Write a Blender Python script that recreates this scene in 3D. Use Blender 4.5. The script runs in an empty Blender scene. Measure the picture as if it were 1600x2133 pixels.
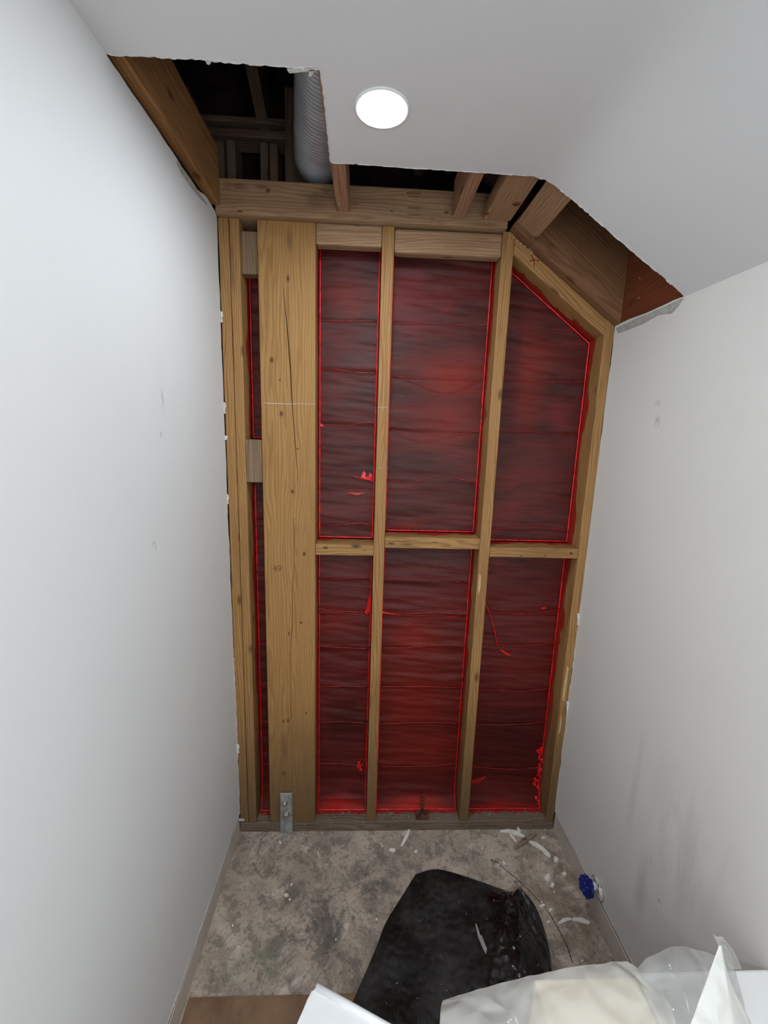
import bpy, bmesh, math, random
import numpy as np
from mathutils import Vector, Matrix, noise
random.seed(7)
SC = bpy.context.scene
COL = SC.collection

# ------------------------------------------------------------------ camera
CAM = Vector((0.4437, -1.3576, 1.4965)); F = 878.18
yaw, pitch, roll = 0.0443, -0.1857, 0.0315
fw = Vector((math.sin(yaw)*math.cos(pitch), math.cos(yaw)*math.cos(pitch), math.sin(pitch)))
r0 = Vector((math.cos(yaw), -math.sin(yaw), 0)); u0 = r0.cross(fw)
rt = math.cos(roll)*r0 + math.sin(roll)*u0; up = -math.sin(roll)*r0 + math.cos(roll)*u0
cd = bpy.data.cameras.new('camera'); cam = bpy.data.objects.new('camera', cd); COL.objects.link(cam)
cam.matrix_world = Matrix(((rt.x, up.x, -fw.x, CAM.x), (rt.y, up.y, -fw.y, CAM.y), (rt.z, up.z, -fw.z, CAM.z), (0, 0, 0, 1)))
cd.sensor_fit = 'HORIZONTAL'; cd.sensor_width = 36; cd.lens = F/1600*36; cd.clip_start = .02
SC.camera = cam
# ------------------------------------------------------------------ world, light, exposure
SC.view_settings.view_transform = 'Standard'; SC.view_settings.look = 'None'
SC.view_settings.exposure = 0.14; SC.view_settings.gamma = 1; SC.view_settings.use_curve_mapping = False
wd = bpy.data.worlds.new('world'); SC.world = wd; wd.use_nodes = True
wd.node_tree.nodes['Background'].inputs[0].default_value = (.5, .55, .6, 1)
wd.node_tree.nodes['Background'].inputs[1].default_value = .05
LAMP_E = 190          # radiance of the recessed lamp's diffuser in view
def area(loc, size, power, col, rot=(0, 0, 0)):
    l = bpy.data.lights.new('fill_light', 'AREA'); l.shape = 'DISK'; l.size = size; l.energy = power; l.color = col
    o = bpy.data.objects.new('fill_light', l); o.location = loc; o.rotation_euler = rot; COL.objects.link(o); return o
area((.45, -1.25, 2.085), .1, 2.5, (.93, .97, 1))          # two added fill lights, unseen, above and behind the camera
area((.45, -2.1, 2.085), .1, 11, (.96, .98, 1))
area((.75, -2.55, 1.0), 1.0, 9.5, (.9, .95, 1), (math.radians(90), 0, math.radians(14)))   # added cool fill light in front of the closed wall behind the camera

# ------------------------------------------------------------------ dimensions
W = 1.2; H = 2.094; XK = .845; HR = 1.841; YB = -2.6
TH = math.atan2(H-HR, W-XK); SU = Vector((math.cos(TH), 0, -math.sin(TH))); SN = Vector((math.sin(TH), 0, math.cos(TH)))
def at(px, py, ax, v):                      # pixel of the photo -> point on the plane coordinate[ax] = v
    d = fw*F + rt*(px-800) + up*(1066.5-py)
    return CAM + d*((v-CAM[ax])/d[ax])

# ------------------------------------------------------------------ materials
def lin(c):
    return tuple(((v/255)/12.92 if v/255 <= .04045 else ((v/255+.055)/1.055)**2.4) for v in c) + (1,)
class NT:
    def __init__(s, name, rough=.6, spec=.3):
        s.m = bpy.data.materials.new(name); s.m.use_nodes = True; s.t = s.m.node_tree
        s.b = s.t.nodes['Principled BSDF']; s.b.inputs['Roughness'].default_value = rough
        s.b.inputs['Specular IOR Level'].default_value = spec
    def n(s, typ, **kw):
        nd = s.t.nodes.new(typ)
        for k, v in kw.items(): setattr(nd, k, v)
        return nd
    def l(s, a, b): s.t.links.new(a, b)
    def put(s, sock, v):
        if hasattr(v, 'is_output') or isinstance(v, bpy.types.NodeSocket): s.l(v, sock)
        else: sock.default_value = v
    def math(s, op, a, b=0., c=None, clamp=False):
        nd = s.n('ShaderNodeMath', operation=op, use_clamp=clamp); s.put(nd.inputs[0], a); s.put(nd.inputs[1], b)
        if c is not None: s.put(nd.inputs[2], c)
        return nd.outputs[0]
    def mix(s, f, a, b, mode='MIX'):
        nd = s.n('ShaderNodeMix', data_type='RGBA', blend_type=mode); s.put(nd.inputs[0], f); s.put(nd.inputs[6], a); s.put(nd.inputs[7], b)
        return nd.outputs[2]
    def ramp(s, f, lo, hi, a=0., b=1.):
        nd = s.n('ShaderNodeMapRange', interpolation_type='SMOOTHSTEP'); s.put(nd.inputs[0], f)
        for i, v in enumerate((lo, hi, a, b)): nd.inputs[i+1].default_value = v
        return nd.outputs[0]
    def noise(s, v, scale, detail=4, rough=.55, dist=0.):
        nd = s.n('ShaderNodeTexNoise'); s.l(v, nd.inputs['Vector']); nd.inputs['Scale'].default_value = scale
        nd.inputs['Detail'].default_value = detail; nd.inputs['Roughness'].default_value = rough; nd.inputs['Distortion'].default_value = dist
        return nd.outputs[0]
    def scale(s, v, sc, off=None):
        nd = s.n('ShaderNodeMapping'); s.l(v, nd.inputs[0]); nd.inputs['Scale'].default_value = sc
        if off: nd.inputs['Location'].default_value = off
        return nd.outputs[0]
    def pos(s): return s.n('ShaderNodeNewGeometry').outputs['Position']
    def obj(s): return s.n('ShaderNodeTexCoord').outputs['Object']
    def bump(s, h, st=.3, d=.002, nrm=None):
        nd = s.n('ShaderNodeBump'); nd.inputs['Strength'].default_value = st; nd.inputs['Distance'].default_value = d
        s.l(h, nd.inputs['Height'])
        if nrm is not None: s.l(nrm, nd.inputs['Normal'])
        s.l(nd.outputs[0], s.b.inputs['Normal']); return nd.outputs[0]
    def color(s, c): s.put(s.b.inputs['Base Color'], c)
    def blobs(s, v, lst):                   # soft ellipses (centre, radii, weight, softness)
        acc = None
        for c, r, w, soft in lst:
            a = s.n('ShaderNodeVectorMath', operation='SUBTRACT'); s.l(v, a.inputs[0]); a.inputs[1].default_value = c
            b = s.n('ShaderNodeVectorMath', operation='DIVIDE'); s.l(a.outputs[0], b.inputs[0]); b.inputs[1].default_value = r
            g = s.n('ShaderNodeVectorMath', operation='LENGTH'); s.l(b.outputs[0], g.inputs[0])
            k = s.ramp(g.outputs[1], soft, 1, w, 0)
            acc = k if acc is None else s.math('MAXIMUM', acc, k)
        return acc
BIG = 9.
def plain(name, c, rough=.5, spec=.3, metal=0., nz=.08, sc=30, bump=.15):
    t = NT(name, rough, spec); p = t.obj()
    f = t.noise(p, sc); c = lin(c)
    d = tuple(x*(1-nz*2.5) for x in c[:3]) + (1,)
    t.color(t.mix(t.ramp(f, .35, .65), d, c)); t.b.inputs['Metallic'].default_value = metal
    if bump: t.bump(f, bump, .002)
    return t.m

_wood = {}
def wood(axis, kind='stud', extra=None, key=None):
    k = (axis, kind, key)
    if k in _wood: return _wood[k]
    light, dark, stain = dict(stud=((168, 128, 80), (124, 86, 48), .3), post=((168, 128, 78), (134, 96, 52), .1),
        header=((168, 136, 104), (124, 94, 68), .4), joist=((168, 128, 102), (122, 84, 62), .2),
        rim=((158, 118, 76), (122, 84, 50), .2), red=((124, 66, 38), (88, 40, 24), .35), block=((170, 130, 80), (118, 84, 50), 1.),
        sill=((132, 116, 102), (84, 70, 58), .6), attic=((176, 146, 124), (122, 96, 80), .3), rafter=((136, 98, 68), (98, 66, 42), .15),
        board=((166, 134, 102), (132, 100, 70), .2), shard=((160, 144, 128), (126, 108, 94), .3), greyblock=((136, 112, 88), (96, 76, 60), .5))[kind]
    t = NT('wood_'+kind, .62, .25); o = t.obj(); rnd = t.n('ShaderNodeObjectInfo').outputs['Random']
    sh = t.n('ShaderNodeVectorMath', operation='ADD'); t.l(o, sh.inputs[0])
    cx = t.n('ShaderNodeCombineXYZ')
    for i in range(3): t.l(t.math('MULTIPLY', rnd, (3.1, 1.7, 2.3)[i] if i == axis else .11), cx.inputs[i])
    t.l(cx.outputs[0], sh.inputs[1]); v = sh.outputs[0]
    sc = [1., 1., 1.]; sc[axis] = .12
    vs = t.scale(v, sc)
    wob = t.noise(vs, 14, 3, .5)
    # growth rings: distance from a pith line off the board
    off = t.scale(v, tuple(0 if i == axis else 1 for i in range(3)), (.03, .06, .02))
    ln = t.n('ShaderNodeVectorMath', operation='LENGTH'); t.l(off, ln.inputs[0])
    ring = t.math('SINE', t.math('ADD', t.math('MULTIPLY', ln.outputs[1], 980), t.math('MULTIPLY', wob, 62)))
    ring = t.ramp(ring, -.2, 1, 0, 1)
    sf = [160, 160, 160]; sf[axis] = 3.
    fine = t.noise(t.scale(v, sf), 1, 3, .6)
    blot = t.noise(t.scale(v, tuple(2 if i == axis else 9 for i in range(3))), 1.6, 4, .6)
    L, D = lin(light), lin(dark)
    c = t.mix(t.math('MULTIPLY', ring, .55), L, D)
    c = t.mix(t.math('MULTIPLY', t.ramp(fine, .45, .7), .4), c, D)
    c = t.mix(t.math('MULTIPLY', t.ramp(blot, .45, .75), .55), c, D)
    # dirt smears along the grain
    dirt = t.ramp(t.noise(t.scale(v, tuple(3 if i == axis else 30 for i in range(3)), (4, 4, 4)), 1.3, 5, .65), .58-.1*stain, .8)
    c = t.mix(t.math('MULTIPLY', dirt, .25+.6*stain), c, lin((58, 46, 38)))
    # knots
    kv = [15, 15, 15]; kv[axis] = 6.5
    vo = t.n('ShaderNodeTexVoronoi'); t.l(t.scale(v, kv, (.3, .7, .1)), vo.inputs['Vector']); vo.inputs['Scale'].default_value = 1
    if not extra:
        kn = t.ramp(vo.outputs['Distance'], .05, .17, 1, 0)
        c = t.mix(t.math('MULTIPLY', kn, .75), c, lin((82, 50, 28)))
    if extra:
        ko = t.blobs(o, [(a, tuple(x*1.9 for x in b), .35, .3) for a, b in extra['knots']])
        ki = t.blobs(o, [(a, b, .85, .55) for a, b in extra['knots']])
        c = t.mix(ko, c, lin((120, 80, 44))); c = t.mix(ki, c, lin((84, 50, 26)))
        if 'stain' in extra: c = t.mix(t.math('MULTIPLY', t.blobs(o, extra['stain']), t.ramp(t.noise(vs, 60, 4, .7), .3, .6, .25, 1)), c, lin((58, 46, 36) if kind == 'block' else (86, 62, 44)))
    if kind in ('stud', 'post', 'greyblock', 'block'):      # red waterproofing brushed onto the back of the timbers
        g = t.n('ShaderNodeSeparateXYZ'); t.l(t.pos(), g.inputs[0])
        nn = t.noise(t.scale(t.pos(), (14, 14, 5)), 1, 4, .6)
        m = t.ramp(t.math('ADD', g.outputs[1], t.math('MULTIPLY', nn, .12)), .108, .118)
        c = t.mix(t.math('MULTIPLY', m, .9), c, lin((152, 16, 12)))
        lo = t.ramp(g.outputs[2], .04, .7, .75, 0)          # weathered grey-brown feet
        c = t.mix(lo, c, lin((104, 84, 60)))
    if kind == 'sill':
        g = t.n('ShaderNodeSeparateXYZ'); t.l(t.pos(), g.inputs[0])
        nn = t.noise(t.pos(), 26, 4, .6)
        m = t.ramp(t.math('ADD', g.outputs[1], t.math('MULTIPLY', nn, .05)), .058, .066)
        c = t.mix(t.math('MULTIPLY', m, .9), c, lin((150, 22, 22)))
        c = t.mix(t.ramp(t.noise(t.pos(), 160, 2), .66, .72), c, lin((190, 180, 170)))
    t.color(c)
    h = t.math('ADD', t.math('MULTIPLY', fine, .5), t.math('MULTIPLY', ring, -.25))
    t.bump(h, .35, .0015)
    _wood[k] = t.m; return t.m

def wall_mat(name, base, scuffs=(), drips=()):
    t = NT(name, .55, .3); p = t.pos()
    n1 = t.noise(p, 2.2, 4, .55); n2 = t.noise(p, 220, 2)
    c = t.mix(t.math('MULTIPLY', t.ramp(n1, .35, .75), .25), lin(base), lin(tuple(v-12 for v in base)))
    if drips:
        m = t.blobs(p, drips); m = t.math('MULTIPLY', m, t.ramp(t.noise(t.scale(p, (4, 14, 3)), 1.5, 5, .65), .35, .7))
        c = t.mix(m, c, lin((150, 134, 118)))
    if scuffs:
        m = t.blobs(p, scuffs); m = t.math('MULTIPLY', m, t.ramp(t.noise(t.scale(p, (40, 40, 12)), 2, 4, .7), .46, .56))
        c = t.mix(m, c, lin((96, 90, 88)))
    t.color(c); t.bump(n2, .05, .001)
    return t.m
def pz(px, py, x): q = at(px, py, 0, x); return (x, q.y, q.z)
M = {}
M['wall_l'] = wall_mat('white_wall_paint', (226, 228, 229), [(pz(338, 838, 0), (.05, .012, .04), .3, .3), (pz(334, 905, 0), (.05, .010, .010), .4, .3), (pz(322, 1140, 0), (.05, .012, .02), .4, .4)])
M['wall_r'] = wall_mat('white_wall_paint_right', (226, 224, 221), [(pz(1369, 880, W), (.05, .014, .025), .35, .3), (pz(1372, 840, W), (.05, .02, .014), .2, .3), (pz(1360, 1797, W), (.05, .012, .014), .4, .3), (pz(1375, 1880, W), (.05, .012, .010), .35, .3)],
    [(pz(1335, 1850, W), (.2, .04, .22), .3, .0), (pz(1320, 1650, W), (.2, .022, .3), .25, .0), (pz(1420, 1760, W), (.2, .2, .3), .25, 0)])
M['ceiling'] = wall_mat('white_ceiling_paint', (222, 223, 224))
M['gypsum'] = plain('raw_gypsum_edge', (226, 224, 218), .9, .1, nz=.12, sc=120)
M['paper'] = plain('torn_drywall_paper', (186, 184, 176), .85, .1, nz=.1, sc=50)
M['plate'] = plain('painted_bottom_plate', (206, 197, 187), .7, .2, nz=.06, sc=12)
M['nail'] = plain('nail_steel', (196, 190, 178), .3, .5, .8)
M['rust'] = plain('rusty_steel', (112, 76, 62), .7, .3, .3, nz=.25, sc=60)
M['galv'] = plain('galvanised_steel', (176, 182, 182), .5, .5, .35, nz=.13, sc=45)
M['dark'] = plain('dark_crack', (40, 28, 20), .9, .1)
M['bead'] = plain('red_sealant', (236, 26, 34), .28, .5, nz=.1, sc=60)
M['bead2'] = plain('red_seam', (186, 30, 30), .35, .5, nz=.22, sc=60)
M['sheath'] = plain('dark_sheathing', (104, 86, 78), .8, .2, nz=.25, sc=6)
M['tub'] = plain('white_plastic', (238, 240, 242), .25, .5, nz=.01, bump=0)
M['card'] = plain('white_board', (236, 238, 238), .5, .3, nz=.01, bump=0)
M['chip'] = plain('plaster_chip', (240, 234, 226), .85, .1, nz=.06, sc=60)
M['blue'] = plain('blue_tape', (22, 40, 140), .45, .4, nz=.2, sc=50)
M['redink'] = plain('red_crayon', (140, 48, 36), .8, .1)
M['pencil'] = plain('pencil', (126, 94, 60), .8, .1)
M['duct'] = None
def mk_duct():
    t = NT('silver_flex_duct', .34, .5); t.b.inputs['Metallic'].default_value = .3
    f = t.noise(t.obj(), 20); t.color(t.mix(f, lin((130, 133, 140)), lin((190, 192, 198)))); t.bump(f, .4, .003); return t.m
M['duct'] = mk_duct()
def mk_lamp():
    t = NT('lamp_glow'); t.b.inputs['Emission Color'].default_value = (.86, .94, 1, 1); t.b.inputs['Emission Strength'].default_value = LAMP_E; t.color((1, 1, 1, 1)); return t.m
M['glow'] = mk_lamp()
def mk_floor():
    t = NT('stained_concrete', .8, .25); p = t.pos()
    n1 = t.noise(p, 5, 7, .68); n2 = t.noise(p, 17, 6, .7, .4); n3 = t.noise(p, 90, 4, .7); n4 = t.noise(t.scale(p, (1, 1, 1), (3, 5, 1)), 9, 5, .7, .6)
    c = t.mix(t.ramp(n1, .35, .62), lin((196, 182, 166)), lin((164, 151, 138)))
    c = t.mix(t.math('MULTIPLY', t.ramp(n2, .5, .58), .55), c, lin((108, 102, 97)))
    c = t.mix(t.math('MULTIPLY', t.ramp(n4, .54, .66), .65), c, lin((218, 208, 196)))
    adh = t.blobs(p, [((.33, -.3, 0), (.34, .22, 1), .8, .1), ((.5, -.19, 0), (.2, .15, 1), .7, .1), ((.22, -.42, 0), (.2, .12, 1), .8, .1), ((.15, -.16, 0), (.1, .08, 1), .4, .1)])
    am = t.math('MULTIPLY', adh, t.ramp(t.noise(p, 11, 7, .75, .8), .46, .6))
    c = t.mix(am, c, lin((92, 90, 88)))
    gr = t.math('MULTIPLY', t.blobs(p, [((.16, -.41, 0), (.14, .13, 1), .5, .1)]), t.ramp(n2, .3, .6))
    c = t.mix(gr, c, lin((134, 138, 118)))
    rb = t.math('MULTIPLY', t.blobs(p, [((1.12, -.22, 0), (.16, .3, 1), .5, .2)]), t.ramp(n1, .45, .6))
    c = t.mix(rb, c, lin((130, 108, 88)))
    c = t.mix(t.math('MULTIPLY', t.ramp(n3, .52, .66), .5), c, lin((82, 74, 68)))
    c = t.mix(t.ramp(t.noise(p, 150, 2), .69, .74), c, lin((214, 206, 196)))
    t.color(c); t.bump(t.math('ADD', n2, t.math('MULTIPLY', n3, .5)), .5, .006); return t.m
M['floor'] = mk_floor()
def mk_hard():
    t = NT('brown_hardboard', .6, .3); p = t.pos(); n = t.noise(p, 9, 6, .65); n2 = t.noise(p, 120, 3)
    c = t.mix(t.ramp(n, .35, .7), lin((140, 112, 88)), lin((112, 88, 66))); c = t.mix(t.math('MULTIPLY', t.ramp(n2, .6, .75), .3), c, lin((150, 130, 110)))
    t.color(c); t.bump(n2, .2, .002); return t.m
M['hard'] = mk_hard()
def mk_black():
    t = NT('black_plastic', .28, .5); p = t.obj()
    d = t.noise(p, 8, 6, .7); e = t.noise(p, 130, 3, .7)
    c = t.mix(t.math('MULTIPLY', t.ramp(d, .42, .7), .8), lin((14, 14, 15)), lin((60, 58, 57)))
    c = t.mix(t.math('MULTIPLY', t.ramp(e, .62, .74), .35), c, lin((100, 98, 96)))
    c = t.mix(t.ramp(t.noise(p, 90, 1), .77, .8), c, lin((190, 186, 180)))
    t.color(c)
    t.l(t.ramp(t.math('ADD', t.math('MULTIPLY', d, .9), t.math('MULTIPLY', t.blobs(t.pos(), [((.98, -.42, 0), (.16, .4, 1), 1., .3)]), -1)), .0, .55, .09, .6), t.b.inputs['Roughness'])
    w = t.n('ShaderNodeTexWave'); w.inputs['Scale'].default_value = 42; w.inputs['Distortion'].default_value = 1.5; t.l(t.scale(p, (1, .35, 1)), w.inputs[0])
    rm = t.ramp(t.noise(p, 9, 2), .5, .62)
    h = t.math('ADD', t.math('MULTIPLY', t.math('MULTIPLY', w.outputs['Fac'], rm), .5), d)
    crk = t.noise(t.scale(p, (1, .5, 1)), 55, 3, .6, .8); t.bump(t.math('ADD', h, t.math('MULTIPLY', crk, .9)), .5, .006); return t.m
M['black'] = mk_black()
def mk_film(name, col, transp, rough=.3):
    t = NT(name, rough, .5); f = t.noise(t.obj(), 7, 4, .6)
    t.color(t.mix(t.ramp(f, .35, .65), lin(col), lin(tuple(v-10 for v in col))))
    tr = t.n('ShaderNodeBsdfTranslucent'); tr.inputs[0].default_value = lin(col); t.b.inputs['Coat Weight'].default_value = .3
    tp = t.n('ShaderNodeBsdfTransparent')
    m1 = t.n('ShaderNodeMixShader'); m1.inputs[0].default_value = .18; t.l(t.b.outputs[0], m1.inputs[1]); t.l(tr.outputs[0], m1.inputs[2])
    m2 = t.n('ShaderNodeMixShader'); m2.inputs[0].default_value = transp; t.l(m1.outputs[0], m2.inputs[1]); t.l(tp.outputs[0], m2.inputs[2])
    t.l(m2.outputs[0], t.t.nodes['Material Output'].inputs[0]); vo = t.n('ShaderNodeTexVoronoi', feature='DISTANCE_TO_EDGE'); vo.inputs['Scale'].default_value = 9; ds = t.n('ShaderNodeVectorMath', operation='ADD'); t.l(t.obj(), ds.inputs[0]); nz_ = t.n('ShaderNodeTexNoise'); nz_.inputs['Scale'].default_value = 6; t.l(t.obj(), nz_.inputs['Vector']); t.l(t.scale(nz_.outputs['Color'], (.12, .12, .12)), ds.inputs[1]); t.l(ds.outputs[0], vo.inputs['Vector']); t.bump(t.math('ADD', f, t.math('MULTIPLY', t.ramp(vo.outputs['Distance'], 0, .16), .7)), .45, .012); return t.m
M['film'] = mk_film('milky_plastic_film', (250, 250, 245), .6, .2)
M['clear'] = mk_film('clear_plastic_film', (214, 214, 212), .6, .12)
M['cream'] = plain('cream_paper', (236, 230, 212), .6, .2, nz=.02, sc=8)
def mk_membrane():
    t = NT('red_waterproof_membrane', .46, .28); p = t.pos()
    n = t.noise(t.scale(p, (2.5, 1, 9)), 1.4, 6, .6); n2 = t.noise(t.scale(p, (7, 1, 60)), 1.2, 6, .7); n3 = t.noise(p, 4.5, 5, .6)
    c = t.mix(t.ramp(n, .3, .7), lin((66, 28, 25)), lin((96, 37, 32)))
    c = t.mix(t.math('MULTIPLY', t.ramp(n2, .48, .72), .45), c, lin((44, 20, 20)))
    c = t.mix(t.math('MULTIPLY', t.ramp(n3, .55, .72), .5), c, lin((124, 34, 34)))
    def b(px, py, rx, rz, w):
        q = at(px, py, 1, .09); return ((q.x, .09, q.z), (rx, 9, rz), w, .0)
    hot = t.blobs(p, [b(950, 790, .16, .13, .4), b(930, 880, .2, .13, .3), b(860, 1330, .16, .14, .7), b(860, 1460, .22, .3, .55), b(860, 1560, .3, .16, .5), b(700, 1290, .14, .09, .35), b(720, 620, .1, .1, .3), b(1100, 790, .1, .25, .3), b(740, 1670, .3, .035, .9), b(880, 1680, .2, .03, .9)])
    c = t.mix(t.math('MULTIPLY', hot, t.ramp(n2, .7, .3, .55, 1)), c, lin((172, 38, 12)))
    g = t.n('ShaderNodeSeparateXYZ'); t.l(p, g.inputs[0])
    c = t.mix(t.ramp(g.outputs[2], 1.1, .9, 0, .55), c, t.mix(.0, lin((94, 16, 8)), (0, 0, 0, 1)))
    c = t.mix(t.math('MULTIPLY', t.blobs(p, [((.37, .07, .05), (.13, 9, .055), .7, .1), ((.67, .07, .05), (.19, 9, .055), .7, .1), ((1.02, .07, .04), (.17, 9, .045), .45, .1)]), t.ramp(n2, .3, .6, .5, 1)), c, lin((196, 28, 18)))
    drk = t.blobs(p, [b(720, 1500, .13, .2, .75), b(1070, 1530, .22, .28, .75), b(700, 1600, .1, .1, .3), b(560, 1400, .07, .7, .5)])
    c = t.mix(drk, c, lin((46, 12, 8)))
    c = t.mix(1., c, t.mix(.0, lin((150, 150, 150)), (1, 1, 1, 1)), 'MULTIPLY') if False else c
    t.color(c)
    t.bump(t.math('ADD', n2, t.math('MULTIPLY', t.noise(t.scale(p, (14, 14, 60)), 1.5, 4), .4)), .5, .004); return t.m
M['memb'] = mk_membrane()

# ------------------------------------------------------------------ object helpers
def tag(o, label=None, cat=None, group=None, kind=None):
    if label: o['label'] = label
    if cat: o['category'] = cat
    if group: o['group'] = group
    if kind: o['kind'] = kind
    return o
def link(name, me, mat, parent=None, loc=None, mw=None, smooth=False):
    o = bpy.data.objects.new(name, me); COL.objects.link(o)
    if mat is not None:
        for mm in (mat if isinstance(mat, (list, tuple)) else [mat]): me.materials.append(mm)
    if mw is not None: o.matrix_world = mw
    elif loc is not None: o.location = loc
    if parent:
        o.parent = parent; o.matrix_parent_inverse = parent.matrix_world.inverted() if parent.type else Matrix()
    if smooth:
        for p in me.polygons: p.use_smooth = True
    return o
def reparent(o, parent):
    o.parent = parent; bpy.context.view_layer.update(); o.matrix_parent_inverse = parent.matrix_world.inverted()
def empty(name, loc, label, cat, group=None, kind=None):
    o = bpy.data.objects.new(name, None); o.location = loc; COL.objects.link(o); o.empty_display_size = .05
    o.matrix_world = Matrix.Translation(loc)
    return tag(o, label, cat, group, kind)
def child(o, parent):                          # keep world placement
    o.parent = parent; o.matrix_parent_inverse = parent.matrix_world.inverted(); return o
def bm2me(bm, name):
    me = bpy.data.meshes.new(name); bmesh.ops.recalc_face_normals(bm, faces=bm.faces); bm.to_mesh(me); bm.free(); return me
def board_me(dx, dy, dz, bev=.003, jit=.0006, seed=0.):
    bm = bmesh.new(); bmesh.ops.create_cube(bm, size=1)
    ax = max(range(3), key=lambda i: (dx, dy, dz)[i])
    for v in bm.verts: v.co = Vector((v.co.x*dx, v.co.y*dy, v.co.z*dz))
    L = (dx, dy, dz)[ax]; n = max(1, int(L/.12))
    nm = Vector([1 if i == ax else 0 for i in range(3)])
    for k in range(1, n):
        bmesh.ops.bisect_plane(bm, geom=bm.verts[:]+bm.edges[:]+bm.faces[:], plane_co=nm*(-L/2+L*k/n), plane_no=nm)
    ed = [e for e in bm.edges if len(e.link_faces) == 2 and e.calc_face_angle(0) > .5]
    bmesh.ops.bevel(bm, geom=ed, offset=min(bev, dx/3, dy/3, dz/3), segments=2, affect='EDGES', profile=.6)
    for v in bm.verts:
        q = noise.noise_vector(v.co*9+Vector((seed*3.7, seed, 0)))*jit
        q[ax] = 0; v.co += q
    return bm2me(bm, 'board'), ax
_bs = [0]
def board(name, x0, x1, y0, y1, z0, z1, kind, label=None, cat=None, group=None, parent=None, bev=.003, mw=None, extra=None, key=None, struct=None):
    _bs[0] += 1
    me, ax = board_me(x1-x0, y1-y0, z1-z0, bev, seed=_bs[0])
    c = Vector(((x0+x1)/2, (y0+y1)/2, (z0+z1)/2))
    m = Matrix.Translation(c) if mw is None else mw @ Matrix.Translation(c)
    mat = wood(ax, kind, extra, key) if kind in ('stud', 'post', 'header', 'joist', 'rim', 'red', 'block', 'sill', 'attic', 'rafter', 'board', 'shard', 'greyblock') else M[kind]
    o = link(name, me, mat, mw=m)
    if label: tag(o, label, cat, group)
    if struct: o['kind'] = 'structure'
    if parent: child(o, parent)
    return o
def prism(name, pts, ext, mat, parent=None, bev=0, edge=None):   # planar outline extruded along ext
    bm = bmesh.new(); a = [bm.verts.new(p) for p in pts]; b = [bm.verts.new(Vector(p)+Vector(ext)) for p in pts]
    f1 = bm.faces.new(a); f2 = bm.faces.new(b[::-1]); n = len(pts); side = []
    for i in range(n): side.append(bm.faces.new((a[i], b[i], b[(i+1) % n], a[(i+1) % n])))
    if edge:
        for f in side: f.material_index = 1
    if bev: bmesh.ops.bevel(bm, geom=[e for e in bm.edges], offset=bev, segments=2, affect='EDGES')
    o = link(name, bm2me(bm, name), [mat, edge] if edge else mat)
    if parent: child(o, parent)
    return o
def tube(name, pts, rad, mat, parent=None, seg=6, closed=False, jit=0., smooth=True):
    P = [Vector(p) for p in pts]; n = len(P); bm = bmesh.new(); rings = []
    for i, p in enumerate(P):
        a = P[(i-1) % n] if (closed or i) else P[0]; b = P[(i+1) % n] if (closed or i < n-1) else P[-1]
        t = (b-a).normalized(); s = t.cross(Vector((0, 1, 0)) if abs(t.y) < .9 else Vector((0, 0, 1))).normalized(); w = t.cross(s)
        rr = (rad[i] if isinstance(rad, (list, tuple)) else rad)*(1+jit*random.uniform(-1, 1))
        rings.append([bm.verts.new(p+rr*(math.cos(k*2*math.pi/seg)*s+math.sin(k*2*math.pi/seg)*w)) for k in range(seg)])
    for i in range(n if closed else n-1):
        A, B = rings[i], rings[(i+1) % n]
        for k in range(seg): bm.faces.new((A[k], A[(k+1) % seg], B[(k+1) % seg], B[k]))
    if not closed: bm.faces.new(rings[0]); bm.faces.new(rings[-1][::-1])
    o = link(name, bm2me(bm, name), mat, smooth=smooth)
    if parent: child(o, parent)
    return o
def lathe(name, prof, mat, loc, axis='Z', seg=24, parent=None, smooth=True, hexa=False):
    bm = bmesh.new(); rings = []
    for r, z in prof:
        rings.append([bm.verts.new((r*math.cos(k*2*math.pi/seg), r*math.sin(k*2*math.pi/seg), z)) for k in range(seg)])
    for A, B in zip(rings, rings[1:]):
        for k in range(seg): bm.faces.new((A[k], A[(k+1) % seg], B[(k+1) % seg], B[k]))
    bm.faces.new(rings[0]); bm.faces.new(rings[-1][::-1])
    R = {'Z': Matrix(), 'Y': Matrix.Rotation(math.pi/2, 4, 'X'), 'X': Matrix.Rotation(math.pi/2, 4, 'Y'), '-X': Matrix.Rotation(-math.pi/2, 4, 'Y')}[axis]
    o = link(name, bm2me(bm, name), mat, mw=Matrix.Translation(loc) @ R, smooth=smooth)
    if parent: child(o, parent)
    return o
_nail = None
def nail(p, d, parent, r=.0035, mat='nail'):
    global _nail
    bm = bmesh.new(); bmesh.ops.create_icosphere(bm, subdivisions=1, radius=r)
    me = bm2me(bm, 'nail'); q = Vector(d).to_track_quat('Z', 'Y').to_matrix().to_4x4()
    o = link('nail', me, M[mat], mw=Matrix.Translation(p) @ q @ Matrix.Diagonal((1, 1, .5, 1))); child(o, parent); return o
def rag(a, b, n, amp, rough=1.):               # ragged line between two 2-D points
    out = []
    dx, dy = b[0]-a[0], b[1]-a[1]; L = math.hypot(dx, dy); nx, ny = -dy/L, dx/L
    for i in range(1, n):
        t = i/n + random.uniform(-.3, .3)/n; k = noise.noise(Vector((t*L*9, a[0]*7, a[1]*5)))*amp + random.uniform(-1, 1)*amp*.35*rough
        out.append((a[0]+dx*t+nx*k, a[1]+dy*t+ny*k))
    return out

# ------------------------------------------------------------------ structure
def ring2(corners, modes):                    # corners list, modes[i] = (n, amp) for edge i or None
    out = []
    for i, c in enumerate(corners):
        out.append(c); m = modes[i]
        if m: out += rag(c, corners[(i+1) % len(corners)], *m)
    return out
T = .0127
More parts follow.
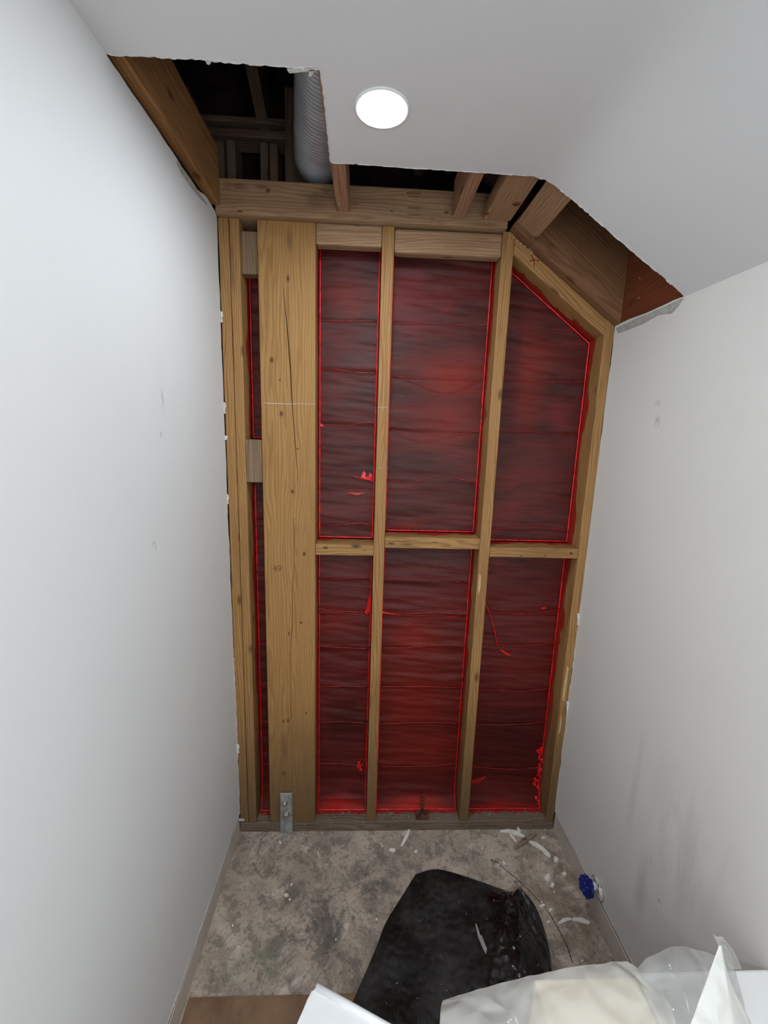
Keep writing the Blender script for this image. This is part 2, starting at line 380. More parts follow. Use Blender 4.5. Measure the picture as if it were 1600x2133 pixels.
# left wall drywall, in (y, z)
lp = ring2([(YB, .09), (-.62, .10), (-.35, .088), (0, .085), (.002, .6), (-.004, 1.25), (-.002, H+.0), (-.07, H+.006), (-.16, H-.012), (-.30, H-.004), (-.52, H), (YB, H)],
           [None, (14, .004), (14, .004), (26, .004), (34, .005), (40, .004), (4, .002), (5, .003), (7, .004), (10, .003), None, None])
wl = prism('wall_left', [(0, y, z) for y, z in lp], (-T, 0, 0), M['wall_l'], edge=M['gypsum']); wl['kind'] = 'structure'
rp = ring2([(YB, .09), (-.6, .098), (-.3, .088), (0, .08), (.0, .7), (.004, 1.25), (0, HR+.002), (-.29, HR+.002), (YB, HR)],
           [None, (14, .004), (14, .004), (26, .004), (26, .006), (30, .004), (8, .002), None, None])
wr = prism('wall_right', [(W, y, z) for y, z in rp], (T, 0, 0), M['wall_r'], edge=M['gypsum']); wr['kind'] = 'structure'
# ceiling, in (x, y): flat part with the stepped hole, then the slope
CF = .045
cp = ring2([(-T, YB), (XK-CF, YB), (XK-CF, -.263), (.347, -.268), (.349, -.518), (-T, -.522)],
           [None, None, (60, .0022), (26, .003), (48, .004), None])
ce = prism('ceiling', [(x, y, H) for x, y in cp], (0, 0, T), M['ceiling'], edge=M['gypsum']); ce['kind'] = 'structure'
SL = math.hypot(W-XK, H-HR)
sp = ring2([(CF, YB), (SL+.008, YB), (SL+.008, -.292), (.18, -.275), (CF, -.264)], [None, None, (26, .0035), (20, .003), None])
cs = prism('ceiling', [Vector((XK, y, H))+SU*s for s, y in sp], SN*T, M['ceiling'], edge=M['gypsum']); cs['kind'] = 'structure'
A_ = Vector((XK-CF, 0, H)); C_ = Vector((XK, 0, H)); B_ = C_+SU*CF; bm = bmesh.new(); rw = []
for k in range(11):
    t = k/10; p = A_*(1-t)**2+C_*2*t*(1-t)+B_*t*t; tg = ((C_-A_)*(1-t)+(B_-C_)*t).normalized(); nn = Vector((-tg.z, 0, tg.x)); ye = -.262+random.uniform(-.002, .002)
    rw.append([bm.verts.new(p+Vector((0, YB, 0))), bm.verts.new(p+Vector((0, ye, 0))), bm.verts.new(p+nn*T+Vector((0, ye, 0))), bm.verts.new(p+nn*T+Vector((0, YB, 0)))])
for a, b in zip(rw, rw[1:]):
    for k in range(4):
        f = bm.faces.new((a[k], b[k], b[(k+1) % 4], a[(k+1) % 4])); f.smooth = False; f.material_index = 1 if k == 1 else 0
bm.faces.new(rw[0]); bm.faces.new(rw[-1][::-1])
cc = link('ceiling', bm2me(bm, 'ceiling'), [M['ceiling'], M['gypsum']]); cc['kind'] = 'structure'; cc['label'] = 'soft crease between the flat and the sloped ceiling'
cs['label'] = 'sloped part of the ceiling dropping to the right wall'
ce['label'] = 'flat white ceiling cut open in steps above the stud wall'
fl = prism('floor', [(-.15, YB, 0), (W+.15, YB, 0), (W+.15, .11, 0), (-.15, .11, 0)], (0, 0, -.1), M['floor']); fl['kind'] = 'structure'
wb = prism('wall_back', [(-.15, YB, 0), (W+.15, YB, 0), (W+.15, YB, H+.02), (-.15, YB, H+.02)], (0, -.05, 0), M['wall_l']); wb['kind'] = 'structure'
wf = prism('wall_front', [(-.15, .115, 0), (W+.15, .115, 0), (W+.15, .115, 2.08), (-.15, .115, 2.08)], (0, .03, 0), M['sheath']); wf['kind'] = 'structure'
for s, nm in ((0, 'baseboard_left'), (1, 'baseboard_right')):
    x0, x1 = ((-.052, -.0015), (W+.0015, W+.055))[s]
    b = board(nm, x0, x1, YB, -.001, .0005, .074, 'plate', bev=.002); b['kind'] = 'structure'
    b['label'] = 'beige bottom plate bared under the cut '+('left' if s == 0 else 'right')+' wall'
    board('bottom_plate', *((-.052, -T-.001) if s == 0 else (W+T+.001, W+.055)), YB, -.001, .0745, .15, 'plate', parent=b, bev=.002)
def lip(pts, parent, rad=.0013, keep=.75):
    run = []
    def flush():
        if len(run) > 2: tube('chipped_edge', run, [rad*random.uniform(.25, 1.3) for _ in run], M['gypsum'], parent, 5)
    for i, p in enumerate(pts):
        run.append(p)
        if random.random() > keep+.15 or i == len(pts)-1: flush(); run = [p] if random.random() < keep else []
lip([(.0003, y, z) for y, z in lp[1:62]], wl); lip([(W-.0003, y, z) for y, z in rp[1:62]], wr)
lip([(x, y, H-.0003) for x, y in cp if y > YB+.01], ce, .0011, .8)
lip([Vector((XK, y, H-.0003))+SU*s for s, y in sp if y > YB+.01], cs, .0011, .6)
# torn paper and paint flakes at the cut edges (parts of the walls)
def flake(pts, nrm, th, mat, parent, name='paint_flake'):
    return prism(name, pts, Vector(nrm)*th, mat, parent)
for px, py, w, h in ((466, 850, 9, 26), (470, 912, 8, 10), (474, 1040, 5, 22), (486, 1425, 6, 60), (472, 1068, 5, 12), (503, 1708, 12, 5), (496, 1560, 5, 20), (488, 1500, 4, 40), (462, 660, 4, 24)):
    c = [(-w*.6, -h/2), (w*.3, -h*.45), (w*.6, -h*.1), (w*.25, h*.1), (w*.5, h*.42), (-w*.5, h/2)]
    flake([at(px+a, py+b, 1, -.0035) for a, b in c], (0, 1, 0), .0015, M['gypsum'], wl)
for px, py, w, h in ((1262, 900, 5, 20), (1241, 1100, 6, 16), (1232, 1128, 9, 26), (1222, 1190, 5, 34), (1206, 1290, 6, 26), (1198, 1375, 4, 22), (1183, 1480, 5, 40), (1175, 1570, 4, 30)):
    c = [(-w*.5, -h/2), (w*.6, -h*.45), (w*.3, -h*.1), (w*.7, h*.1), (w*.2, h*.42), (-w*.5, h/2)]
    flake([at(px+a, py+b, 1, -.0035) for a, b in c], (0, 1, 0), .0015, M['gypsum'], wr)
# strip of torn paper under the sloped hole edge, on the right wall
q = [(1284, 684), (1330, 662), (1380, 641), (1424, 621), (1413, 638), (1400, 652), (1372, 655), (1340, 674), (1304, 688), (1288, 694)]
flake([at(a, b, 0, W-.0006) for a, b in q], (-1, 0, 0), .0014, M['paper'], wr, 'torn_paper')
q = [(369, 345), (380, 365), (394, 385), (414, 410), (432, 428), (428, 421), (411, 396), (396, 372), (380, 350), (368, 335)]
flake([at(a, b, 0, .0006) for a, b in q], (1, 0, 0), .0014, M['paper'], wl, 'torn_paper')
for pts in ([(598, 146), (625, 141), (662, 140), (665, 146), (640, 149), (603, 153)], [(645, 143), (656, 146), (650, 158), (643, 160)], [(428, 128), (440, 129), (437, 135), (431, 134)]):
    flake([at(a, b, 2, H-.001) for a, b in pts], (0, 0, 1), .002, M['gypsum'], ce, 'torn_paper')
flake([at(a, b, 2, H-.001) for a, b in [(1114, 367), (1122, 364), (1131, 367), (1134, 371), (1127, 375), (1120, 371)]], (0, 0, 1), .002, M['gypsum'], ce, 'torn_paper')
for pts in ([(672, 190), (680, 193), (679, 208), (673, 200)],):
    flake([at(a, b, 2, H-.001) for a, b in pts], (0, 0, 1), .002, M['gypsum'], ce, 'torn_paper')

# ------------------------------------------------------------------ end wall framing
SG = 'wall studs of the open end wall'
sill = board('sill_plate', .0005, W-.0005, 0, .0895, .0005, .0405, 'sill', 'weathered grey bottom plate lying on the concrete along the whole end wall', 'plate')
ZT = 2.0875
sa = board('wall_stud', .0012, .031, 0, .0895, .041, ZT, 'stud', 'leftmost wall stud, against the cut edge of the left drywall', 'stud', SG)
sb = board('wall_stud', .0325, .0615, 0, .0895, .041, ZT, 'stud', 'second stud from the left, doubled against the leftmost one beside the dark narrow bay', 'stud', SG)
def pk(px, py, rx, rz):
    q = at(px, py, 1, 0); return ((q.x-.196, -.0445, q.z-1.064), (rx, .2, rz))
knots = [pk(566, 750, .0065, .009), pk(586, 862, .006, .009), pk(600, 580, .005, .01), pk(609, 1024, .006, .007), pk(634, 1154, .006, .008), pk(583, 792, .003, .004), pk(627, 1297, .005, .005), pk(638, 1485, .004, .004), pk(590, 1503, .005, .006), pk(600, 1501, .005, .008), pk(591, 1612, .006, .012), pk(620, 935, .003, .004), pk(602, 1320, .003, .008)]
stn = []
for px, py, rx, rz, w in ((603, 500, .012, .05, .7), (592, 1560, .02, .09, .45), (585, 1690, .035, .09, .6), (640, 1650, .005, .05, .6), (600, 640, .006, .2, .35), (650, 1700, .02, .06, .5), (575, 480, .04, .03, .3)):
    c, r = pk(px, py, rx, rz); stn.append((c, r, w, .1))
post = board('wide_post', .112, .280, 0, .0895, .041, ZT, 'post', 'very wide honey coloured timber post with knots and a long crack', 'post', bev=.004, extra=dict(knots=knots, stain=stn), key='p')
tube('crack', [at(a, b, 1, -.0002) for a, b in ((590, 600), (595, 650), (600, 700), (603, 740), (606, 780), (608, 830), (611, 870), (614, 910), (617, 950), (620, 985), (619, 1010))], [.0004, .0008, .0012, .0014, .0014, .0012, .001, .001, .0008, .0006, .0003], M['dark'], post, 5)
tube('crack', [at(a, b, 1, -.0002) for a, b in ((612, 1080), (613, 1180), (609, 1230), (609, 1290), (604, 1370), (606, 1440), (607, 1500))], .0006, M['dark'], post, 5)
pts = [at(a, b, 1, -.0004) for a, b in ((549, 838), (560, 841), (580, 841), (600, 842), (625, 841), (656, 842))]
tube('scribe_line', pts, [.0006, .0014, .001, .0008, .0006, .0005], M['gypsum'], post, 5)
fc = bpy.data.curves.new('pencil_number', 'FONT'); fc.body = '49'; fc.size = .030; fc.extrude = .0001
fo = bpy.data.objects.new('pencil_number', fc); COL.objects.link(fo); bpy.context.view_layer.update()
fm = bpy.data.meshes.new_from_object(fo); bpy.data.objects.remove(fo)
q = at(568, 1190, 1, -.0004); child(link('pencil_number', fm, M['pencil'], mw=Matrix.Translation(q) @ Matrix.Rotation(math.pi/2, 4, 'X')), post)
cst = board('wall_stud', .4735, .509, 0, .0895, .041, ZT, 'stud', 'narrow middle stud in line with the ceiling lamp', 'stud', SG)
tube('scribe_line', [at(a, b, 1, -.0004) for a, b in ((787, 848), (796, 849), (807, 848))], .0006, M['gypsum'], cst, 5)
rst = board('wall_stud', .8300, .8650, 0, .0895, .041, 2.09, 'stud', 'stud at the kink where the ceiling starts to slope, with a split white streak', 'stud', SG)
flake([at(a, b, 1, -.001) for a, b in [(999, 1195), (1002, 1200), (1001, 1225), (996, 1240), (997, 1215)]], (0, 1, 0), .001, plain('pale_splinter', (206, 176, 126)), rst, 'splinter')
est = board('wall_stud', 1.1700, 1.1995, 0, .0895, .041, 1.87, 'stud', 'rightmost stud, against the cut edge of the right drywall', 'stud', SG)
for a in ([(1182, 1388), (1185, 1392), (1180, 1430), (1174, 1461), (1172, 1458), (1176, 1420)], [(1169, 1490), (1171, 1494), (1167, 1525), (1163, 1530)]):
    flake([at(x, y, 1, -.0012) for x, y in a], (0, 1, 0), .0015, plain('pale_splinter', (206, 178, 134)), est, 'splinter')
hb = board('header_beam', .0015, .836, -.020, .0895, 2.0885, 2.178, 'header', 'long stained beam across the top of the end wall under the ceiling joists', 'beam', bev=.004, key='h',
    extra=dict(knots=[((at(a, b, 1, -.02).x-.4187, -.05, at(a, b, 1, -.02).z-2.133), (rx, .2, rz)) for a, b, rx, rz in ((558, 397, .006, .006), (816, 440, .003, .003), (930, 443, .006, .004), (500, 440, .008, .003))],
    stain=[((at(a, b, 1, -.02).x-.4187, -.05, at(a, b, 1, -.02).z-2.133), (rx, .2, rz), w, .2) for a, b, rx, rz, w in ((500, 388, .035, .012, .8), (545, 390, .03, .008, .7), (660, 415, .05, .03, .55), (680, 398, .03, .02, .5), (740, 425, .02, .004, .6), (870, 432, .03, .02, .25), (475, 385, .02, .02, .4))]))
# faint grade stamp on the header
for a, b, w, h in ((862, 402, 30, 3), (862, 433, 26, 2), (862, 447, 28, 2), (900, 455, 7, 2), (862, 409, 22, 2)):
    flake([at(a+i, b+j, 1, -.0206) for i, j in ((-w/2, -h/2), (w/2, -h/2+1), (w/2, h/2+1), (-w/2, h/2))], (0, 1, 0), .0004, M['pencil'], hb, 'faint_stamp')
tube('faint_stamp', [at(a, b, 1, -.0207) for a, b in ((862, 400), (869, 388), (877, 400), (862, 400))], .0005, M['pencil'], hb, 4)
BG = 'short blocks nailed between the studs'
b1 = board('blocking', .2805, .473, .001, .040, 2.031, 2.0875, 'header', 'short grey-brown block under the header between wide post and middle stud', 'block', BG, bev=.005)
b2 = board('blocking', .5095, .8295, .001, .040, 2.019, 2.0835, 'header', 'longest block under the header, right of the middle stud with rounded lower edge', 'block', BG, bev=.008)
b3 = board('blocking', .062, .1115, .012, .052, 1.945, 2.060, 'greyblock', 'dark block at the top of the narrow bay with a black gap above it', 'block', BG)
b4 = board('blocking', .062, .1115, -.003, .036, 1.328, 1.463, 'greyblock', 'small square block halfway up the narrow left bay', 'block', BG)
for nm, x0, x1, px, lab in (('m1', .2805, .473, (710, 1134, 1157), 'knotty fire block between wide post and middle stud at mid height'),
                        ('m2', .5095, .8295, (890, 1120, 1143), 'highest fire block at mid height, right of the middle stud'),
                        ('m3', .8655, 1.1695, (1110, 1141, 1162), 'fire block at mid height nearest the right wall')):
    z1 = at(px[0], px[1], 1, 0).z; z0 = at(px[0], px[2], 1, 0).z
    cxb, czb = (x0+x1)/2, (z0+z1)/2
    sp_ = {'m1': [(678, 1141, .014, .008, .95), (742, 1138, .026, .010, .95), (760, 1146, .01, .004, .6)], 'm2': [(815, 1132, .018, .006, .8), (850, 1134, .03, .004, .7), (905, 1130, .016, .004, .7), (930, 1136, .02, .003, .5)], 'm3': [(1085, 1158, .006, .003, .6), (1135, 1157, .004, .003, .8)]}[nm]
    ex_ = dict(knots=[((at(a, b, 1, 0).x-cxb, -.039, at(a, b, 1, 0).z-czb), (.004, .03, .002), ) for a, b, *_ in sp_[:2]], stain=[((at(a, b, 1, 0).x-cxb, -.035, at(a, b, 1, 0).z-czb), (rx, .05, rz), w, .2) for a, b, rx, rz, w in sp_])
    bb = board('fire_block', x0, x1, 0, .078, z0, z1, 'block', lab, 'block', BG, extra=ex_, key=nm)
    if nm == 'm3': nail(at(1190, 1153, 1, -.001), (0, -1, 0), bb, .005, 'rust')
# slope timbers
MW = Matrix.Translation((XK, 0, H)) @ Matrix((( SU.x, 0, SN.x, 0), (0, 1, 0, 0), (SU.z, 0, SN.z, 0), (0, 0, 0, 1)))
spl = board('sloped_plate', .0, SL, 0, .0895, -.040, -.001, 'stud', 'sloping top plate marked with a red crayon cross', 'plate', mw=MW, bev=.004)
raf = board('rafter', .002, SL+.15, -.030, .0895, .0005, .245, 'rafter', 'deep brown board with fine grain closing the end of the sloped bay', 'rafter', mw=MW)
def clip(o, p, n):                             # saw a board off along a plane
    inv = o.matrix_world.inverted(); p = inv @ Vector(p); n = (inv.to_3x3() @ Vector(n)).normalized()
    bm = bmesh.new(); bm.from_mesh(o.data)
    r = bmesh.ops.bisect_plane(bm, geom=bm.verts[:]+bm.edges[:]+bm.faces[:], plane_co=p, plane_no=n, clear_outer=True)
    bmesh.ops.holes_fill(bm, edges=[e for e in bm.edges if e.is_boundary]); bmesh.ops.recalc_face_normals(bm, faces=bm.faces)
    bm.to_mesh(o.data); bm.free()
PS = Vector((XK, 0, H))
clip(raf, (W-.001, 0, 0), (1, 0, 0)); clip(raf, (XK+.001, 0, 0), (-1, 0, 0))
clip(spl, (.8655, 0, 0), (-1, 0, 0)); clip(spl, (1.1695, 0, 0), (1, 0, 0))
clip(est, PS-SN*.0008, SN); clip(rst, PS-SN*.0008, SN)
for pp in ([(1107, 530), (1113, 545), (1113, 556)], [(1103, 545), (1112, 541), (1123, 543)]):
    tube('crayon_mark', [at(a, b, 1, -.0006) for a, b in pp], .0012, M['redink'], spl, 4)
nl = [(1071, 495), (1078, 501), (1085, 507), (1094, 513), (1103, 519), (1107, 523), (1109, 527), (1140, 549), (1146, 554), (1216, 615), (1246, 642)]
for a, b in nl: nail(at(a, b, 1, -.001), (0, -1, 0), spl, .0018, 'chip')
# ceiling framing
JG = 'ceiling joists in the cut hole'
rim = board('rim_joist', -.012, .018, -1.0, -.0205, H+T+.0005, 2.25, 'rim', 'orange-brown rim joist running along the top of the left wall', 'joist', JG, bev=.005)
j1 = board('ceiling_joist', .343, .378, -1.0, -.0205, H+T+.0005, 2.197, 'joist', 'pinkish ceiling joist beside the silver duct', 'joist', JG, bev=.004)
j2 = board('ceiling_joist', .672, .707, -1.0, -.0205, H+T+.0005, 2.205, 'joist', 'ceiling joist right of the lamp, its side catching the light', 'joist', JG, bev=.004)
p1 = board('ceiling_plank', .762, .8415, -1.0, -.0205, H+T+.0005, 2.146, 'board', 'flat plank with two round knots left of the ceiling crease', 'plank', JG)
p2 = board('ceiling_plank', .006, .080, -1.0, -.031, T+.0005, .052, 'board', 'flat plank on the sloping side, right of the black gap', 'plank', JG, mw=MW)
rr = board('rim_joist', W+.0005, W+.040, -1.0, -.0005, HR+.004, 2.20, 'red', 'dark red-brown rim joist along the top of the right wall', 'joist', JG)
for a, b in ((1333, 579), (1331, 620)): nail(at(a, b, 0, W-.001), (-1, 0, 0), rr, .003)
for a, b in ((706, 427),): nail(at(a, b, 2, H+T), (0, 0, -1), j1, .003)
for a, b in ((954, 455), ): nail(at(a, b, 2, H+T), (0, 0, -1), j2, .003)
for (a, b), r in (((1012, 445), .009), ((1076, 425), .011)):
    q = at(a, b, 2, H+T+.0003); lathe('knot', [(r*.6, -.001), (r, -.0004), (r, .001)], wood(0, 'red'), q, 'Z', 12, p1)
for (a, b) in ((1319, 562), (1312, 593), (1305, 621)):
    nail(at(a, b, 1, -.0305), (0, -1, 0), raf, .0035, 'dark')
# nails on studs
for a, b, o in ((757, 1713, cst), (774, 1711, cst), (516, 1718, sb), (791, 975, cst), (972, 1720, rst), (607, 735, post)):
    if o is not post: nail(at(a, b, 1, -.001), (0, -1, 0), o, .0028)
# ------------------------------------------------------------------ attic behind the hole
AX0, AX1, AY0, AY1, AZ = -.9, 1.9, YB, .62, 3.3
at_ = empty('attic_shell', (0, 0, 2.2), 'dark sheathing closing the attic above the ceiling', 'sheathing'); at_['kind'] = 'structure'
for a in (((AX0, AY1, 1.9), (AX1, AY1, 1.9), (AX1, AY1, AZ), (AX0, AY1, AZ), (0, .02, 0)), ((AX0, AY0, 1.9), (AX0, AY1, 1.9), (AX0, AY1, AZ), (AX0, AY0, AZ), (-.02, 0, 0)),
          ((AX1, AY0, 1.7), (AX1, AY1, 1.7), (AX1, AY1, AZ), (AX1, AY0, AZ), (.02, 0, 0)), ((AX0, AY0, AZ), (AX1, AY0, AZ), (AX1, AY1, AZ), (AX0, AY1, AZ), (0, 0, .02)),
          ((AX0, .146, 2.06), (AX1, .146, 2.06), (AX1, AY1, 2.06), (AX0, AY1, 2.06), (0, 0, -.02)),
          ((AX0, AY0, 1.9), (-.055, AY0, 1.9), (-.055, AY1, 1.9), (AX0, AY1, 1.9), (0, 0, -.02)), ((W+.07, AY0, 1.7), (AX1, AY0, 1.7), (AX1, AY1, 1.7), (W+.07, AY1, 1.7), (0, 0, -.02)), ((AX0, AY0-.01, 1.7), (AX1, AY0-.01, 1.7), (AX1, AY0-.01, AZ), (AX0, AY0-.01, AZ), (0, -.02, 0))):
    prism('sheathing_panel', a[:4], a[4], M['sheath'], at_)
AG = 'timbers inside the dark attic'
YA = .34
def apx(x0, y0, x1, y1, yy, d, name, label, kind='attic'):
    a, b = at(x0, y0, 1, yy), at(x1, y1, 1, yy)
    return board(name, min(a.x, b.x), max(a.x, b.x), yy, yy+d, min(a.z, b.z), max(a.z, b.z), kind, label, 'timber', AG)
apx(446, 292, 470, 420, YA, .09, 'cripple_stud', 'left cripple stud behind the header in the attic')
apx(471, 290, 493, 420, YA, .09, 'cripple_stud', 'cripple stud nailed to the left one in the attic')
apx(541, 296, 560, 420, YA, .09, 'cripple_stud', 'cripple stud on the right of the black attic opening')
apx(561, 298, 580, 420, YA, .09, 'cripple_stud', 'outer cripple stud on the right of the attic opening')
apx(420, 262, 600, 290, YA, .09, 'attic_plate', 'lower horizontal plate over the cripple studs')
apx(410, 236, 600, 260, YA+.02, .09, 'attic_plate', 'upper horizontal plate over the cripple studs')
apx(592, 180, 650, 420, YA-.045, .03, 'attic_board', 'dark grey upright board behind the silver duct')
apx(385, 180, 399, 300, YA+.01, .08, 'attic_stud', 'thin upright at the left edge of the attic')
for x in (.05, .32, .62, .92):                     # rafters running up over the attic
    L = 1.5; me, ax = board_me(.038, L, .14, seed=x*10)
    mwr = Matrix.Translation((x, -.15, 2.86)) @ Matrix.Rotation(-.42, 4, 'X')
    o = link('roof_rafter', me, wood(1, 'attic'), mw=mwr)
    tag(o, 'dark roof rafter overhead in the attic, ' + {.05: 'nearest the left wall', .32: 'above the silver duct', .62: 'behind the middle of the beam', .92: 'over the sloped bay'}[x], 'rafter', 'roof rafters in the attic')
me, ax = board_me(.45, .03, .07, seed=3); o = link('diagonal_brace', me, wood(0, 'attic'), mw=Matrix.Translation((.83, .2, 2.36)) @ Matrix.Rotation(.7, 4, 'Y'))
tag(o, 'dark diagonal brace seen through the gap beside the knotty plank', 'brace', AG)
# flexible duct: ribbed tube along the joist, bending up behind the header
dp = []; dr = []
ctrl = [Vector((.372, -1.2, 2.285)), Vector((.37, -.8, 2.283)), Vector((.362, -.5, 2.28)), Vector((.338, -.27, 2.276)), Vector((.302, -.06, 2.268)), Vector((.285, .06, 2.285)), Vector((.278, .16, 2.40)), Vector((.275, .19, 2.62)), Vector((.275, .20, 2.95))]
def cr(P, t):
    n = len(P)-1; i = min(int(t*n), n-1); u = t*n-i; a = P[max(i-1, 0)]; b = P[i]; c = P[i+1]; d = P[min(i+2, n)]
    return .5*((2*b)+(c-a)*u+(2*a-5*b+4*c-d)*u*u+(3*b-a-3*c+d)*u**3)
NR = 150
for i in range(NR*4):
    t = i/(NR*4-1); dp.append(cr(ctrl, t)); dr.append(.071+.0016*math.sin(i/4*2*math.pi)+.002*noise.noise(Vector((t*20, 0, 0))))
duct = tube('flexible_duct', dp, dr, M['duct'], None, 28); tag(duct, 'ribbed silver flexible duct lying in the ceiling hole beside a joist', 'duct')

# ------------------------------------------------------------------ red membrane in the bays
MG = 'red waterproof membranes between the studs'
def lipy(z): return .0895 - .0 if z > .14 else .0895-.036*(1-max(0, (z-.041)/.099))**1.6
def memb(x0, x1, z0, z1, lab, lines, top=None, bottom=False, extra=()):
    root = empty('red_membrane', ((x0+x1)/2, .09, z0), lab, 'membrane', MG)
    nx = max(6, int((x1-x0)/.008)); nz = int((z1-z0)/.006); bm = bmesh.new(); G = []
    lz = sorted([at((a[0][0]+a[-1][0])/2, (a[0][1]+a[-1][1])/2, 1, .088).z for a in lines])
    def dep(x, z):
        y = lipy(z) if bottom else .0895
        below = [q for q in lz if q <= z]; d = z-(below[-1] if below else z0)
        y -= .0045*max(0, 1-d/.13)*(1 if below else .3)          # each lapped course leans out at its foot
        y -= .0034*noise.noise(Vector((x*4+x0*7, 3, z*30))) + .0028*noise.noise(Vector((x*9, 9+x0, z*70+x*6))) + .006*noise.noise(Vector((x*3, 1, z*4)))
        return y-.002
    for j in range(nz+1):
        row = []
        for i in range(nx+1):
            x = x0+(x1-x0)*i/nx; zt = top(x) if top else z1; z = z0+(zt-z0)*j/nz
            row.append(bm.verts.new((x, dep(x, z), z)))
        G.append(row)
    for j in range(nz):
        for i in range(nx): bm.faces.new((G[j][i], G[j][i+1], G[j+1][i+1], G[j+1][i]))
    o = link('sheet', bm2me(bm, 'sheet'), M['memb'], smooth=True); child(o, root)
    # perimeter bead of sealant
    e = .0035; per = []
    def seg(a, b):
        n = max(2, int(math.hypot(b[0]-a[0], b[1]-a[1])/.012))
        for k in range(n): t = k/n; per.append((a[0]+(b[0]-a[0])*t, a[1]+(b[1]-a[1])*t))
    ztl = (top(x0) if top else z1)-e; ztr = (top(x1) if top else z1)-e
    zb = z0+e+.001
    seg((x1-e, ztr), (x1-e, zb)); seg((x1-e, zb), (x0+e, zb)); seg((x0+e, zb), (x0+e, ztl))
    if top: seg((x0+e, ztl), (x1-e, ztr))
    tube('sealant_bead', [(x, (lipy(z) if bottom else .088)-.007+.0015*noise.noise(Vector((x*30, z*30, 2))), z) for x, z in per], .0026, M['bead'], root, 6, closed=bool(top), jit=.35)
    for a in lines:                                              # seams and sagging folds
        P = [Vector((at(p[0], p[1], 1, .08)).to_tuple()) for p in a]
        Q = []
        n = max(12, int((P[-1]-P[0]).length/.012)); thick = .0014
        for k in range(n+1):
            v = cr(P, k/n); v.x = min(max(v.x, x0+.004), x1-.004); v.y = dep(v.x, v.z)-.0015; v.z += .0012*noise.noise(Vector((v.x*60, v.z*9, 0))); v.y -= .0035; Q.append(v)
        tube('seam', Q, [thick*(.55+.5*abs(noise.noise(Vector((q.x*25, q.z*13, 5)))*2)) for q in Q], M['bead2'], root, 5)
    for kind, pts in extra:
        fl_ = [at(a, b, 1, .078) for a, b in pts]
        prism('torn_flap', [Vector((p.x, dep(p.x, p.z)-.004-.002*(i % 2), p.z)) for i, p in enumerate(fl_)], (0, .0012, 0), M['bead'] if kind else M['bead2'], root)
    return root
def L(*a): return [tuple(p) for p in a]
zb1 = at(710, 1157, 1, 0).z; zt1 = at(710, 1134, 1, 0).z; zb2 = at(890, 1143, 1, 0).z; zt2 = at(890, 1120, 1, 0).z; zb3 = at(1110, 1162, 1, 0).z; zt3 = at(1110, 1141, 1, 0).z
A = .001
memb(.0615+A, .112-A, 1.463, 2.0, 'red membrane at the top of the narrow dark bay left of the wide post', [L((522, 664), (545, 665)), L((520, 768), (547, 770)), L((520, 880), (548, 882))])
memb(.0615+A, .112-A, .041, 1.328, 'long red membrane in the lower part of the narrow bay left of the wide post', [L((525, 1082), (552, 1084)), L((526, 1190), (553, 1196)), L((530, 1332), (556, 1333)), L((531, 1430), (558, 1430)), L((532, 1506), (560, 1504)), L((533, 1592), (560, 1590)), L((534, 1680), (560, 1680))], bottom=True)
memb(.280+A, .4735-A, zt1, 2.0875, 'red membrane in the bay right of the wide post, above the fire block', [L((664, 666), (720, 668), (792, 668)), L((664, 768), (700, 770), (750, 776), (790, 777)), L((664, 883), (720, 886), (755, 880), (784, 881)), L((666, 1095), (720, 1092), (750, 1089), (772, 1094))],
     extra=[(1, [(738, 991), (752, 994), (757, 981), (762, 985), (761, 994), (767, 992), (770, 984), (776, 990), (776, 1004), (768, 1000), (755, 999)]), (0, [(714, 978), (735, 990), (752, 999), (740, 994)]), (0, [(716, 1031), (730, 1025), (763, 1027), (745, 1032), (728, 1029)]), (1, [(665, 878), (671, 885), (676, 888), (664, 888)])])
memb(.5095, .8295-A, zt2, 2.0835, 'widest upper red membrane, between middle stud and kinked stud', [L((824, 674), (900, 674), (980, 678), (1015, 676)), L((818, 784), (900, 787), (960, 790), (1002, 791)), L((818, 781), (860, 795), (900, 812), (945, 816), (975, 804), (1000, 791)), L((814, 893), (860, 915), (905, 916), (950, 905), (995, 898)), L((806, 1001), (865, 1002), (910, 992), (950, 995), (985, 1005))],
     extra=[(0, [(820, 1099), (850, 1102), (880, 1095), (850, 1100)]), (0, [(842, 815), (850, 820), (855, 823), (848, 819)])])
def slope_top(x): return H - .004 - .052 - (x-XK)*math.tan(TH) + .003
memb(.865+A, 1.170-A, zt3, 2.03, 'upper red membrane under the sloping plate', [L((1065, 683), (1130, 685), (1220, 688)), L((1045, 786), (1090, 792), (1150, 795), (1225, 793)), L((1040, 897), (1100, 899), (1160, 904), (1210, 906)), L((1025, 1102), (1080, 1098), (1140, 1100), (1188, 1106))], top=slope_top)
memb(.280+A, .4735-A, .041, zb1, 'lower red membrane in the bay right of the wide post', [L((664, 1205), (720, 1204), (768, 1202)), L((662, 1265), (690, 1272), (720, 1273), (766, 1276)), L((664, 1275), (700, 1276), (766, 1280)), L((664, 1345), (710, 1348), (766, 1349)), L((662, 1431), (710, 1429), (764, 1430)), L((662, 1504), (710, 1502), (762, 1505)), L((662, 1590), (710, 1590), (760, 1594)), L((662, 1655), (710, 1655), (756, 1655))], bottom=True,
     extra=[(1, [(766, 1252), (772, 1236), (771, 1270), (766, 1280), (759, 1277), (763, 1268)]), (1, [(745, 1588), (751, 1584), (750, 1592), (757, 1590), (751, 1598), (756, 1604), (750, 1608), (747, 1598), (743, 1603)])])
